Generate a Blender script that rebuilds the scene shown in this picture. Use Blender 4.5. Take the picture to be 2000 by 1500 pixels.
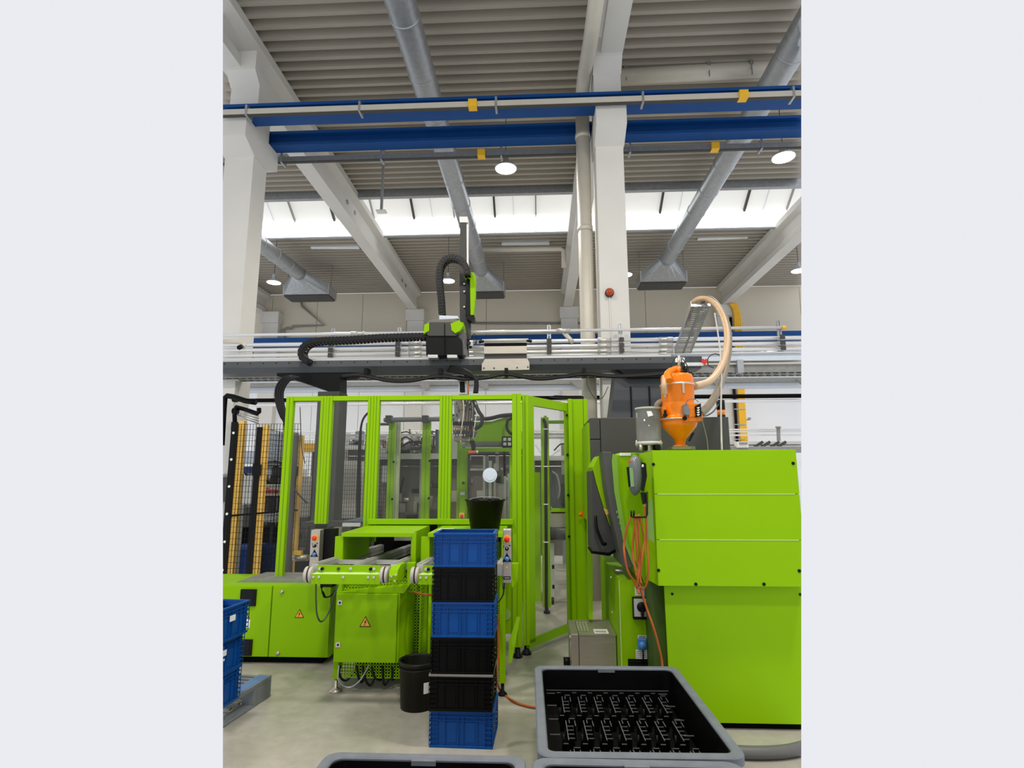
import bpy, bmesh, math, random
from mathutils import Vector, Matrix
R = math.radians
random.seed(7)
scene = bpy.context.scene
for o in list(bpy.data.objects): bpy.data.objects.remove(o, do_unlink=True)
COL = scene.collection

# ------------------------------------------------------------------ camera
YAW, PIT, ROL, F = R(-2.69713), R(9.4905), R(-0.11467), 1085.13
EYE = Vector((0, 0, 1.6))
fw = Vector((math.sin(YAW)*math.cos(PIT), math.cos(YAW)*math.cos(PIT), math.sin(PIT)))
r0 = Vector((math.cos(YAW), -math.sin(YAW), 0)); u0 = r0.cross(fw)
rt = math.cos(ROL)*r0 + math.sin(ROL)*u0
up = -math.sin(ROL)*r0 + math.cos(ROL)*u0
cam_d = bpy.data.cameras.new('camera'); cam = bpy.data.objects.new('camera', cam_d); COL.objects.link(cam)
m = Matrix((rt, up, -fw)).transposed().to_4x4(); m.translation = EYE
cam.matrix_world = m
cam_d.sensor_width = 36; cam_d.lens = 36*F/2000; cam_d.clip_start = .05; cam_d.clip_end = 200
scene.camera = cam

# ------------------------------------------------------------------ sky, exposure
w = bpy.data.worlds.new('world'); scene.world = w; w.use_nodes = True
bg = w.node_tree.nodes['Background']; bg.inputs[0].default_value = (.93, .95, 1.0, 1); bg.inputs[1].default_value = .88
vs = scene.view_settings
vs.view_transform = 'Standard'; vs.look = 'None'; vs.gamma = 1; vs.use_curve_mapping = False; vs.exposure = 0.0
LAMP_W = 300

def ray(px, py):
    return rt*((px-1000)/F) + up*((750-py)/F) + fw
def at(px, py, Y=None, X=None, Z=None):
    """the world point a photograph pixel shows at a known depth, side or height"""
    d = ray(px, py)
    if Y is not None: t = Y/d.y
    elif X is not None: t = X/d.x
    else: t = (Z-1.6)/d.z
    return EYE + d*t

# ------------------------------------------------------------------ materials
def lin(c):
    c = [v/255 for v in c]
    return tuple((v/12.92 if v <= .04045 else ((v+.055)/1.055)**2.4) for v in c) + (1,)
MATS = {}
def mat(name, rgb, rough=.5, metal=0, var=.06, scale=8, bump=0, coat=0, stretch=None, emis=None, rgb2=None, spec=.5):
    if name in MATS: return MATS[name]
    m = bpy.data.materials.new(name); m.use_nodes = True; nt = m.node_tree; N = nt.nodes; L = nt.links
    b = N['Principled BSDF']
    c = lin(rgb)
    tc = N.new('ShaderNodeTexCoord'); mp = N.new('ShaderNodeMapping'); L.new(tc.outputs['Object'], mp.inputs[0])
    if stretch: mp.inputs['Scale'].default_value = stretch
    nz = N.new('ShaderNodeTexNoise'); nz.inputs['Scale'].default_value = scale; nz.inputs['Detail'].default_value = 4
    L.new(mp.outputs[0], nz.inputs[0])
    mx = N.new('ShaderNodeMix'); mx.data_type = 'RGBA'
    c2 = lin(rgb2) if rgb2 else tuple(min(1, v*(1+var*2)) for v in c[:3]) + (1,)
    c1 = c if rgb2 else tuple(v*(1-var*2) for v in c[:3]) + (1,)
    mx.inputs[6].default_value = c1; mx.inputs[7].default_value = c2
    L.new(nz.outputs[0], mx.inputs[0]); L.new(mx.outputs[2], b.inputs['Base Color'])
    mr = N.new('ShaderNodeMapRange'); mr.inputs[3].default_value = max(0, rough-.07); mr.inputs[4].default_value = min(1, rough+.07)
    L.new(nz.outputs[0], mr.inputs[0]); L.new(mr.outputs[0], b.inputs['Roughness'])
    b.inputs['Metallic'].default_value = metal
    b.inputs['Specular IOR Level'].default_value = spec
    if coat: b.inputs['Coat Weight'].default_value = coat; b.inputs['Coat Roughness'].default_value = .15
    if bump:
        bp = N.new('ShaderNodeBump'); bp.inputs['Strength'].default_value = bump; bp.inputs['Distance'].default_value = .01
        L.new(nz.outputs[0], bp.inputs['Height']); L.new(bp.outputs[0], b.inputs['Normal'])
    if emis: b.inputs['Emission Color'].default_value = lin(rgb); b.inputs['Emission Strength'].default_value = emis
    MATS[name] = m; return m
def glassy(name, tint, gloss=.06, clear=.9):
    m = bpy.data.materials.new(name); m.use_nodes = True; nt = m.node_tree; N = nt.nodes; L = nt.links
    N.remove(N['Principled BSDF'])
    t = N.new('ShaderNodeBsdfTransparent'); t.inputs[0].default_value = (tint[0], tint[1], tint[2], 1)
    g = N.new('ShaderNodeBsdfGlossy'); g.inputs['Roughness'].default_value = .03
    d = N.new('ShaderNodeBsdfDiffuse'); d.inputs[0].default_value = (.8, .8, .8, 1)
    lw = N.new('ShaderNodeLayerWeight'); lw.inputs[0].default_value = .35
    pw = N.new('ShaderNodeMath'); pw.operation = 'POWER'; pw.inputs[1].default_value = 4; L.new(lw.outputs['Facing'], pw.inputs[0])
    fr = N.new('ShaderNodeMapRange'); fr.inputs[3].default_value = gloss; fr.inputs[4].default_value = .35; L.new(pw.outputs[0], fr.inputs[0])
    m1 = N.new('ShaderNodeMixShader'); m2 = N.new('ShaderNodeMixShader')
    nz = N.new('ShaderNodeTexNoise'); nz.inputs['Scale'].default_value = 3
    mr = N.new('ShaderNodeMapRange'); mr.inputs[3].default_value = (1-clear)*.4; mr.inputs[4].default_value = (1-clear)*1.4
    L.new(nz.outputs[0], mr.inputs[0]); L.new(mr.outputs[0], m1.inputs[0])
    L.new(t.outputs[0], m1.inputs[1]); L.new(d.outputs[0], m1.inputs[2])
    L.new(fr.outputs[0], m2.inputs[0]); L.new(m1.outputs[0], m2.inputs[1]); L.new(g.outputs[0], m2.inputs[2])
    L.new(m2.outputs[0], N['Material Output'].inputs[0]); MATS[name] = m; return m

GREEN = mat('lime_paint', (140, 189, 0), .4, var=.03, scale=2.5, spec=.12)
GREEN2 = mat('lime_paint_lower', (136, 185, 0), .5, var=.04, scale=3, spec=.12)
DGREY = mat('dark_grey_paint', (74, 74, 71), .5, spec=.2, var=.05, scale=3)
GANT = mat('gantry_grey', (74, 77, 80), .45, var=.05, scale=3)
BLACK = mat('black_plastic', (8, 8, 9), .45, spec=.22, var=.15, scale=10)
BLACKM = mat('black_matt', (7, 7, 7), .8, spec=.1, var=.2, scale=10)
RUBBER = mat('black_rubber', (16, 16, 17), .5, spec=.35, var=.2, scale=15)
CHAIN = mat('chain_plastic', (26, 27, 28), .45, spec=.3, var=.15, scale=20)
STEEL = mat('stainless', (190, 182, 168), .38, .75, var=.06, scale=6, stretch=(1, 1, 12))
ALU = mat('aluminium', (205, 204, 200), .35, .55, var=.04, scale=8, stretch=(1, 12, 12))
GALV = mat('galvanised', (176, 180, 184), .4, .7, var=.12, scale=14)
GALVD = mat('galvanised_dull', (150, 150, 146), .5, .5, var=.12, scale=18)
CONC = mat('painted_concrete', (216, 214, 208), .8, var=.035, scale=2, bump=.1)
WALLM = mat('wall_upper', (222, 214, 196), .85, var=.03, scale=.6, bump=.05)
WALLL = mat('wall_lower', (238, 240, 243), .8, var=.02, scale=.6)  # lower wall panels whiter than the cream upper ones
DECK = mat('roof_deck', (170, 163, 150), .55, .1, var=.04, scale=3, stretch=(.3, 3, 3))
BLUE = mat('rail_blue', (14, 72, 138), .45, var=.08, scale=4, spec=.25)
CRB = mat('crate_blue', (2, 70, 142), .42, var=.06, scale=5, spec=.25)
CRK = mat('crate_black', (4, 4, 4), .4, var=.1, scale=6, spec=.16)
CRG = mat('crate_grey_rim', (120, 118, 112), .5, var=.05)
TRAYM = mat('tray_black', (4, 4, 4), .45, spec=.15, var=.15, scale=9)
TRIM = mat('tray_rim_grey', (104, 110, 118), .6, var=.12, scale=18, bump=.15)
DIVM = mat('divider_glint', (92, 92, 94), .4, var=.15, scale=20)  # grey for glints painted along the black tray edges
YEL = mat('post_yellow', (240, 192, 88), .5, var=.05)
YEL2 = mat('yellow', (245, 190, 40), .45, var=.05)
ORG = mat('hopper_orange', (232, 124, 2), .32, var=.05, scale=5, spec=.35)
RED = mat('button_red', (225, 50, 30), .35, var=.05)
BLU2 = mat('button_blue', (70, 130, 200), .35, var=.05)
WHITE = mat('white_label', (235, 235, 230), .6, var=.03)
BEIGE = mat('hose_beige', (196, 164, 128), .5, var=.1, scale=30)
TAUPE = mat('hose_taupe', (128, 118, 98), .5, var=.1, scale=30)
REDH = mat('air_hose', (172, 92, 44), .5, spec=.2, var=.06)
PALM = mat('pallet_plastic', (118, 124, 126), .6, var=.1, scale=15, bump=.1)
PALB = mat('pallet_blue_worn', (86, 120, 165), .6, var=.2, scale=40)
BELT = mat('belt_grey', (150, 148, 144), .6, var=.06)
ROLL = mat('roller_white', (190, 184, 170), .45, var=.04)
BINM = mat('bin_brown', (26, 20, 8), .45, rgb2=(14, 22, 8), scale=2.5, spec=.25)
FLOORM = None
GLASS = glassy('clear_pane', (.97, .975, .97), gloss=.008, clear=.985)
JAR = glassy('jar_plastic', (.88, .88, .85), gloss=.03, clear=.9)
PIPEW = mat('pipe_silver', (232, 232, 230), .22, .55, var=.03, stretch=(.2, 4, 4))
CREAM = mat('cream_pipe', (206, 200, 186), .5, .15, var=.03)
GLOW = mat('lamp_glow', (255, 232, 196), .5, emis=14)
SKYL = mat('skylight_upstand', (250, 252, 255), .6, emis=2.2, var=.01)
SKYP = mat('skylight_sheet', (205, 204, 200), .6, emis=.6, var=.03, scale=2, spec=.1)
PALE = mat('pale_blue_steel', (208, 216, 226), .5, var=.03)

# floor: sealed concrete, slightly polished, faint stains
def floor_mat():
    m = bpy.data.materials.new('sealed_floor'); m.use_nodes = True; nt = m.node_tree; N = nt.nodes; L = nt.links; b = N['Principled BSDF']
    tc = N.new('ShaderNodeTexCoord')
    def noise(s, d=5):
        n = N.new('ShaderNodeTexNoise'); n.inputs['Scale'].default_value = s; n.inputs['Detail'].default_value = d; L.new(tc.outputs['Object'], n.inputs[0]); return n
    a, c = noise(1.1), noise(14, 8)
    r = N.new('ShaderNodeValToRGB'); r.color_ramp.elements[0].position = .3; r.color_ramp.elements[1].position = .72
    r.color_ramp.elements[0].color = lin((164, 160, 148)); r.color_ramp.elements[1].color = lin((196, 191, 178)); L.new(a.outputs[0], r.inputs[0])
    mx = N.new('ShaderNodeMix'); mx.data_type = 'RGBA'; mx.blend_type = 'MULTIPLY'; mx.inputs[0].default_value = .35
    L.new(r.outputs[0], mx.inputs[6]); L.new(c.outputs[0], mx.inputs[7])
    L.new(mx.outputs[2], b.inputs['Base Color'])
    mr = N.new('ShaderNodeMapRange'); mr.inputs[3].default_value = .22; mr.inputs[4].default_value = .42; L.new(a.outputs[0], mr.inputs[0]); L.new(mr.outputs[0], b.inputs['Roughness'])
    bp = N.new('ShaderNodeBump'); bp.inputs['Strength'].default_value = .06; L.new(c.outputs[0], bp.inputs['Height']); L.new(bp.outputs[0], b.inputs['Normal'])
    return m
FLOORM = floor_mat()

# ------------------------------------------------------------------ helpers
LOCAL = set()
def wloc(o):
    if o is None: return Vector((0, 0, 0))
    r = o
    while r.parent: r = r.parent
    if r.name in LOCAL: return Vector((0, 0, 0))
    return r.location.copy() if (o is r or o.type == 'EMPTY' or True) else Vector((0, 0, 0))
def tag(o, label=None, cat=None, group=None, kind=None):
    if label: o['label'] = label
    if cat: o['category'] = cat
    if group: o['group'] = group
    if kind: o['kind'] = kind
    return o
def thing(name, label, cat, loc=(0, 0, 0), group=None, local=False, rz=0, kind=None):
    o = bpy.data.objects.new(name, None); COL.objects.link(o); o.location = loc; o.rotation_euler = (0, 0, rz)
    o.empty_display_size = .1
    if local: LOCAL.add(o.name)
    return tag(o, label, cat, group, kind)
class B:
    def __init__(s): s.v = []; s.f = []; s.sm = []
    def add(s, vs, fs, smooth=False):
        n = len(s.v); s.v += [tuple(v) for v in vs]; s.f += [tuple(i+n for i in f) for f in fs]; s.sm += [smooth]*len(fs); return s
    def box(s, x0, x1, y0, y1, z0, z1, M=None):
        vs = [Vector((x, y, z)) for z in (z0, z1) for y in (y0, y1) for x in (x0, x1)]
        if M: vs = [M @ v for v in vs]
        return s.add(vs, [(0, 2, 3, 1), (4, 5, 7, 6), (0, 1, 5, 4), (2, 6, 7, 3), (0, 4, 6, 2), (1, 3, 7, 5)])
    def bar(s, a, b, w, h):
        a, b = Vector(a), Vector(b); d = (b-a); L = d.length; d.normalize()
        k = Vector((0, 0, 1)) if abs(d.z) < .95 else Vector((0, 1, 0))
        x = d.cross(k).normalized(); z = x.cross(d)
        M = Matrix((x, d, z)).transposed().to_4x4(); M.translation = a
        return s.box(-w/2, w/2, 0, L, -h/2, h/2, M)
    def prism(s, pts, vec):
        n = len(pts); vec = Vector(vec); pts = [Vector(p) for p in pts]
        vs = pts + [p+vec for p in pts]
        return s.add(vs, [tuple(range(n)), tuple(range(2*n-1, n-1, -1))] + [((i+1) % n, i, n+i, n+(i+1) % n) for i in range(n)])
    def tube(s, pts, r, n=10, close=True):
        pts = [Vector(p) for p in pts]; rings = []; prev = None
        for i, p in enumerate(pts):
            d = (pts[min(i+1, len(pts)-1)] - pts[max(i-1, 0)]).normalized()
            if prev is None:
                k = Vector((0, 0, 1)) if abs(d.z) < .9 else Vector((1, 0, 0)); x = d.cross(k).normalized()
            else: x = (prev - d*prev.dot(d)).normalized()
            prev = x; y = d.cross(x); rr = r[i] if isinstance(r, (list, tuple)) else r
            rings.append([p + x*math.cos(2*math.pi*j/n)*rr + y*math.sin(2*math.pi*j/n)*rr for j in range(n)])
        vs = [v for q in rings for v in q]; fs = []
        for i in range(len(pts)-1):
            for j in range(n):
                a = i*n+j; b = i*n+(j+1) % n; fs.append((a, b, b+n, a+n))
        base = len(s.v); s.add(vs, fs, True)
        if close:
            s.f.append(tuple(base+j for j in range(n-1, -1, -1))); s.sm.append(False)
            s.f.append(tuple(base+(len(pts)-1)*n+j for j in range(n))); s.sm.append(False)
        return s
    def cyl(s, a, b, r, r2=None, n=16):
        return s.tube([a, b], [r, r if r2 is None else r2], n)
    def lathe(s, c, prof, n=28, axis='z'):
        c = Vector(c); vs = []
        for (r, h) in prof:
            for j in range(n):
                a = 2*math.pi*j/n; p = Vector((math.cos(a)*r, math.sin(a)*r, h))
                if axis == 'y': p = Vector((p.x, -h, p.y))
                if axis == 'x': p = Vector((h, p.x, p.y))
                vs.append(c+p)
        fs = []
        for i in range(len(prof)-1):
            for j in range(n):
                a = i*n+j; b = i*n+(j+1) % n; fs.append((a, b, b+n, a+n))
        return s.add(vs, fs, True)
    def disc(s, c, r, t, n=20, axis='y'):     # a coin facing -Y, thickness t toward the viewer
        c = Vector(c); v = {'y': Vector((0, -t, 0)), 'z': Vector((0, 0, t)), 'x': Vector((t, 0, 0))}[axis]
        return s.tube([c, c+v], r, n)
    def build(s, name, m, parent=None, label=None, kind=None, bevel=0, off=None):
        me = bpy.data.meshes.new(name); o_ = wloc(parent) if off is None else Vector(off)
        me.from_pydata([tuple(Vector(v)-o_) for v in s.v], [], s.f); me.update()
        me.polygons.foreach_set('use_smooth', s.sm)
        me.materials.append(m)
        bm = bmesh.new(); bm.from_mesh(me); bmesh.ops.recalc_face_normals(bm, faces=bm.faces); bm.to_mesh(me); bm.free()
        o = bpy.data.objects.new(name, me); COL.objects.link(o); o.parent = parent
        if bevel:
            md = o.modifiers.new('bevel', 'BEVEL'); md.width = bevel; md.segments = 2; md.limit_method = 'ANGLE'; md.angle_limit = R(40)
        if label: o['label'] = label
        if kind: o['kind'] = kind
        return o
def one(name, b, m, label, cat, group=None, base=None, bevel=0, kind=None):
    """a thing that is a single mesh; its origin sits at its base"""
    xs = [v[0] for v in b.v]; ys = [v[1] for v in b.v]; zs = [v[2] for v in b.v]
    c = Vector(((min(xs)+max(xs))/2, (min(ys)+max(ys))/2, min(zs)))
    o = b.build(name, m, None, bevel=bevel, off=c); o.location = c
    return tag(o, label, cat, group, kind)
def struct(name, b, m, parent=None):
    o = b.build(name, m, parent)
    if parent is None: o['kind'] = 'structure'
    return o
def copy_obj(o, parent=None, loc=None):
    c = o.copy(); COL.objects.link(c); c.parent = parent
    if loc is not None: c.location = loc
    return c
def copy_tree(o, loc=None, rz=None, label=None):
    c = o.copy(); COL.objects.link(c)
    if loc is not None: c.location = loc
    if rz is not None: c.rotation_euler = (0, 0, rz)
    if label: c['label'] = label
    for ch in [q for q in bpy.data.objects if q.parent == o]:
        d = copy_obj(ch, c)
        for g in [q for q in bpy.data.objects if q.parent == ch]: copy_obj(g, d)
    return c
def pr(x0, y0, x1, y1, Y):
    """X0,X1,Z0,Z1 of an upright rectangle at depth Y"""
    xm, ym = (x0+x1)/2, (y0+y1)/2
    return at(x0, ym, Y).x, at(x1, ym, Y).x, at(xm, y1, Y).z, at(xm, y0, Y).z
def pbox(b, x0, y0, x1, y1, Y, d):
    a = pr(x0, y0, x1, y1, Y); return b.box(a[0], a[1], Y, Y+d, a[2], a[3])
def poly(b, pts, Y, d):
    return b.prism([at(x, y, Y) for x, y in pts], (0, d, 0))
def spline(pts, n=8):
    P = [Vector(p) for p in pts]; P = [P[0]*2-P[1]] + P + [P[-1]*2-P[-2]]; out = []
    for i in range(1, len(P)-2):
        for k in range(n):
            t = k/n; a, b_, c, d = P[i-1], P[i], P[i+1], P[i+2]
            out.append(.5*((2*b_)+(-a+c)*t+(2*a-5*b_+4*c-d)*t*t+(-a+3*b_-3*c+d)*t*t*t))
    out.append(P[-2]); return out
def hose(b, pts, r, n=8, seg=8, rib=0):
    q = spline(pts, seg)
    rr = [r*(1+(rib if i % 2 else 0)) for i in range(len(q))] if rib else r
    return b.tube(q, rr, n)

# ================================================================== STRUCTURE
struct('floor', B().box(-12, 12, .9, 20, -.1, 0), FLOORM)

# rear wall of precast panels, its joints recessed
wb = tag(thing('wall_back', None, None, (0, 20, 0)), kind='structure')
xs = [-13.2, -10.1, -8.35, -6.6, -4.9, -1.9, 1.0, 4.0, 6.95, 9.6, 12.6]
for i in range(len(xs)-1):
    for z0, z1 in ((0, 4.9), (4.92, 8.5)):
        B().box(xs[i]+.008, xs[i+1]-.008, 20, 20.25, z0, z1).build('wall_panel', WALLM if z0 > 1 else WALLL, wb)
B().box(-13.2, 12.6, 20.04, 20.2, 0, 8.5).build('joint_backing', mat('joint_grey', (150, 146, 138), .8), wb)

# roof: trapezoidal deck, open over the rooflight
def deck(y0, y1):
    pts = []; y = y0; p = .222
    prof = [(0, 0), (.07, 0), (.095, .12), (.197, .12)]
    while y < y1:
        for dy, dz in prof:
            if y+dy <= y1: pts.append((y+dy, 8.5+dz))
        y += p
    pts.append((y1, 8.5+.06))
    b = B(); X0, X1 = -12, 12
    vs = [(X0, y, z) for y, z in pts] + [(X1, y, z) for y, z in pts]; n = len(pts)
    up_ = [(X0, y, z+.02) for y, z in pts] + [(X1, y, z+.02) for y, z in pts]
    fs = [(i, i+1, n+i+1, n+i) for i in range(n-1)]
    f2 = [(2*n+i, 2*n+n+i, 2*n+n+i+1, 2*n+i+1) for i in range(n-1)]
    f3 = [(i+1, i, 2*n+i, 2*n+i+1) for i in range(n-1)] + [(n+i, n+i+1, 3*n+i+1, 3*n+i) for i in range(n-1)]
    f3 += [(0, n, 3*n, 2*n), (n-1, 3*n-1, 4*n-1, 2*n-1)]
    return b.add(vs+up_, fs+f2+f3)
ce = tag(thing('ceiling', None, None, (0, 5.4, 8.5)), kind='structure')
deck(5.4, 12.48).build('roof_deck', DECK, ce)
deck(14.86, 20).build('roof_deck', DECK, ce)
deck(-5, 5.4).build('unseen_shade_deck', DECK, ce)  # unseen deck added overhead to cut the world light from above
B().box(-12, 12, 12.48, 12.6, 8.36, 8.78).build('rooflight_curb', GALV, ce)
B().box(-12, 12, 14.78, 14.86, 8.38, 8.42).build('rooflight_curb', GALV, ce)

# rooflight: bright upstand at the far side, sloping sheets with dark bars above it
wn = tag(thing('window_1', None, None, (0, 13.7, 8.5)), kind='structure')
x = -11.6
while x < 11.6:
    B().box(x, x+1.14, 14.78, 14.83, 8.42, 8.93).build('upstand_pane', SKYL, wn)
    x += 1.16
x = -11.6; k = 0
while x < 11.6:
    B().prism([(x, 14.8, 8.93), (x+1.14, 14.8, 8.93), (x+1.14, 13.6, 9.75), (x, 13.6, 9.75)], (0, .02, .03)).build('sloping_pane', SKYP, wn)
    B().bar((x-.01, 14.78, 8.9), (x-.01, 13.6, 9.71), .055 if k % 2 else .035, .07).build('glazing_bar', GALVD if k % 2 == 0 else DGREY, wn)
    if k % 2: B().bar((x+.52, 14.79, 8.92), (x+.52, 13.6, 9.73), .012, .02).build('glazing_bar', PALE, wn)
    x += 1.16; k += 1
B().prism([(-12, 13.6, 9.75), (12, 13.6, 9.75), (12, 12.5, 9.0), (-12, 12.5, 9.0)], (0, -.02, .03)).build('front_sheet', SKYP, wn)
B().box(-12, 12, 12.5, 12.56, 8.78, 9.0).build('front_sheet', SKYP, wn)

# concrete roof beams (I-section) running away from the viewer
def roof_beam(x, y0, y1, idx):
    b = B(); w_, t = .24, .085
    P = [(-w_+.08, 7.73), (w_-.08, 7.73), (w_-.08, 7.9), (t, 8.0), (t, 8.26), (w_, 8.34), (w_, 8.495), (-w_, 8.495), (-w_, 8.34), (-t, 8.26), (-t, 8.0), (-w_+.08, 7.9)]
    b.prism([(x+p, y0, z) for p, z in P], (0, y1-y0, 0))
    o = struct('trim_%d' % idx, b, CONC); o['label'] = None or 'white concrete roof beam'
    del o['label']
    q = B()
    for yy in (12.2, 12.75, 17.6, 18.1): q.cyl((x+t+.001, yy, 8.1), (x+t+.02, yy, 8.1), .055)
    q.build('beam_socket', GALVD, o)
    return o
roof_beam(-4.6, 5.5, 19.9, 1); roof_beam(1.13, 5.5, 19.9, 2); roof_beam(6.85, 5.5, 19.9, 3); roof_beam(-10.4, 5.5, 19.9, 4)

# columns with brackets for the crane rails
def column(x0, x1, y0, y1, idx, corb=True):
    o = struct('trim_%d' % idx, B().box(x0, x1, y0, y1, 0, 7.73), CONC)
    if corb:
        b = B(); P = [(y0, 6.34), (y0-.3, 6.5), (y0-.3, 6.8), (y1+.3, 6.8), (y1+.3, 6.5), (y1, 6.34)]
        b.prism([(x0-.015, y, z) for y, z in P], (x1-x0+.03, 0, 0)); b.build('rail_bracket', CONC, o)
        b = B(); P = [(y0, 7.5), (y0-.17, 7.68), (y0-.17, 7.99), (y0, 7.99)]
        b.prism([(x0-.01, y, z) for y, z in P], (x1-x0+.02, 0, 0)); b.build('capital', CONC, o)
    return o
cc = column(.875, 1.272, 7.46, 7.86, 5)
cl = column(-4.66, -4.22, 7.46, 7.86, 6)
for i, px in enumerate((530, 812, 1112, 1417)):      # pilasters against the rear wall
    p = at(px, 640, 19.8)
    w_ = .3
    o = struct('trim_%d' % (7+i), B().box(p.x-w_, p.x+w_, 19.7, 20, 0, 7.5), CONC)
    B().box(p.x-w_-.04, p.x+w_+.04, 19.6, 20, 7.3, 7.72).build('capital', CONC, o)

# ================================================================== OVERHEAD
def rail(name, Y, z0, z1, label, d, y_tr):
    t = thing(name, label, 'crane rail', (0, Y, z0))
    b = B(); h = .045
    X0, X1 = -7, 7
    b.box(X0, X1, Y, Y+d, z0, z0+h); b.box(X0, X1, Y, Y+d, z1-h, z1); b.box(X0, X1, Y+d/2-.02, Y+d/2+.02, z0+h, z1-h)
    b.build('girder', BLUE, t)
    zc = 6.75 if y_tr > 0 else 6.69; yb = Y if y_tr > 0 else Y+.42
    B().box(X0, X1, yb-.16, yb-.09, zc, zc+.08).build('busbar', CREAM if y_tr > 0 else GALVD, t)
    B().box(X0, X1, yb-.15, yb-.10, zc-.014, zc).build('busbar_slot', DGREY, t)
    for xx in (-5.6, -4.15, -2.5, -.55, 1.5, 3.55, 5.2):
        B().box(xx-.015, xx+.015, yb-.168, yb+.0, zc-.02, zc+.14).build('hanger', GALV, t)
    for px, py in ((923, 203), (1452, 183)) if y_tr > 0 else ((940, 302), (1397, 287)):
        p = at(px, py, yb-.17)
        B().box(p.x-.06, p.x+.06, yb-.2, yb-.08, zc-.02, zc+.09).build('junction_box', YEL2, t)
    return t
rail('crane_rail', 7.2, 6.81, 7.03, 'blue crane rail in front of the white column, carrying a white busbar', .22, 1)
rail('crane_rail', 7.9, 6.81, 7.05, 'blue crane rail behind the white column, with a grey busbar hung beneath', .22, -1)
b = B().box(-9, 9, 19.2, 19.5, 5.62, 5.9)
z0 = at(1400, 665, 19.2).z; z1 = at(1400, 648, 19.2).z
b = B().box(-11, 11, 19.2, 19.5, z0, z1)
one('crane_rail', b, BLUE, 'distant blue crane rail low along the rear wall', 'crane rail')

# ventilation ducts
def duct(name, pts, r, label, ends=None, m=GALV):
    t = thing(name, label, 'duct', pts[-1])
    b = B(); n = 48; P = []; rr = []
    for i in range(n+1):
        q = Vector(pts[0]).lerp(Vector(pts[-1]), i/n); P.append(q); rr.append(r)
    b.tube(P, rr, 28); b.build('round_pipe', m, t)
    for i in range(1, 10):
        q = Vector(pts[0]).lerp(Vector(pts[-1]), i/10); d = (Vector(pts[-1])-Vector(pts[0])).normalized()
        B().tube([q-d*.02, q, q+d*.02], [r+.002, r+.012, r+.002], 28).build('seam_ring', m, t)
    if ends:
        e = Vector(pts[-1]); d = (Vector(pts[-1])-Vector(pts[0])).normalized()
        w_, zt, zb, L = ends
        # transition from round to flat box, then the outlet box
        b = B(); n = 24; A = []; C = []
        for j in range(n):
            a = 2*math.pi*j/n; A.append(e+Vector((math.cos(a)*r, 0, math.sin(a)*r)))
            ca, sa = math.cos(a), math.sin(a); k = 1/max(abs(ca), abs(sa))
            C.append(Vector((e.x+ca*k*w_/2, e.y+.55, (zt+zb)/2+sa*k*(zt-zb)/2)))
        b.add(A+C, [(j, (j+1) % n, n+(j+1) % n, n+j) for j in range(n)])
        b.build('transition', m, t)
        B().box(e.x-w_/2-.03, e.x+w_/2+.03, e.y+.55, e.y+.55+L, zb, zt).build('outlet_box', m, t)
        B().box(e.x-w_/2, e.x+w_/2, e.y+.6, e.y+.5+L, zb-.05, zb).build('grille', DGREY, t)
        for sx in (-w_/2, w_/2): B().bar((e.x+sx, e.y+.8, zt), (e.x+sx, e.y+.8, 8.5), .03, .03).build('hanger', GALVD, t)
    return t
duct('duct', [(-1.80, 5.6, 7.9), (-1.72, 16.3, 7.9)], .21, 'silver round air duct above the robot mast, second from the left', (1.3, 7.75, 7.42, .7))
duct('duct', [(3.86, 5.6, 7.9), (3.84, 15.7, 7.9)], .21, 'silver round air duct right of the white column, ending in a flat outlet', (1.35, 7.75, 7.42, .7))
duct('duct', [(-7.75, 8.5, 7.9), (-7.45, 16.3, 7.9)], .21, 'leftmost silver air duct, ending in a flat outlet by the rear wall', (1.45, 7.75, 7.42, .7))
# branch duct behind the mast
b = B().tube([at(935, 489, 15.6), at(1095, 486, 15.6), at(1101, 490, 15.6), at(1101, 522, 15.6)], .07, 12)
one('duct', b, CREAM, 'thin cream branch duct across the ceiling behind the mast', 'duct')
# cream down-pipe beside the column
t = thing('downpipe', 'cream rain downpipe running along the ceiling and down beside the white column', 'pipe', (.73, 7.76, 0))
B().tube([(.80, 5.8, 7.6), (.78, 6.9, 7.6), (.75, 7.5, 7.6), (.735, 7.7, 7.5), (.72, 7.76, 7.3)], .105, 20).build('upper_pipe', CREAM, t)
B().tube([(.72, 7.76, 7.3), (.72, 7.76, 0)], .105, 20).build('lower_pipe', CREAM, t)
for z in (7.3, 6.7, 5.2, 3.4): B().cyl((.72, 7.76, z-.04), (.72, 7.76, z+.04), .115, n=20).build('sleeve', CREAM, t)
b = B().tube([at(1210, 150, 8.6), at(1500, 135, 8.6)], .13, 14)
one('duct', b, CREAM, 'short cream duct under the roof deck right of the column top', 'duct')
# suspension hooks on the deck
for px, py in ((1222, 128), (1384, 120), (1467, 116)):
    p = at(px, py, Z=8.5)
    b = B().bar(p, p-Vector((0, 0, .28)), .015, .015).box(p.x-.03, p.x+.03, p.y-.01, p.y+.01, 8.4, 8.5)
    one('ceiling_hook', b, GALVD, {1222: 'small grey ceiling hook close beside the column head', 1384: 'small grey ceiling hook, middle one of three right of the column', 1467: 'small grey ceiling hook nearest the right-hand duct'}[px], 'hook')

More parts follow.
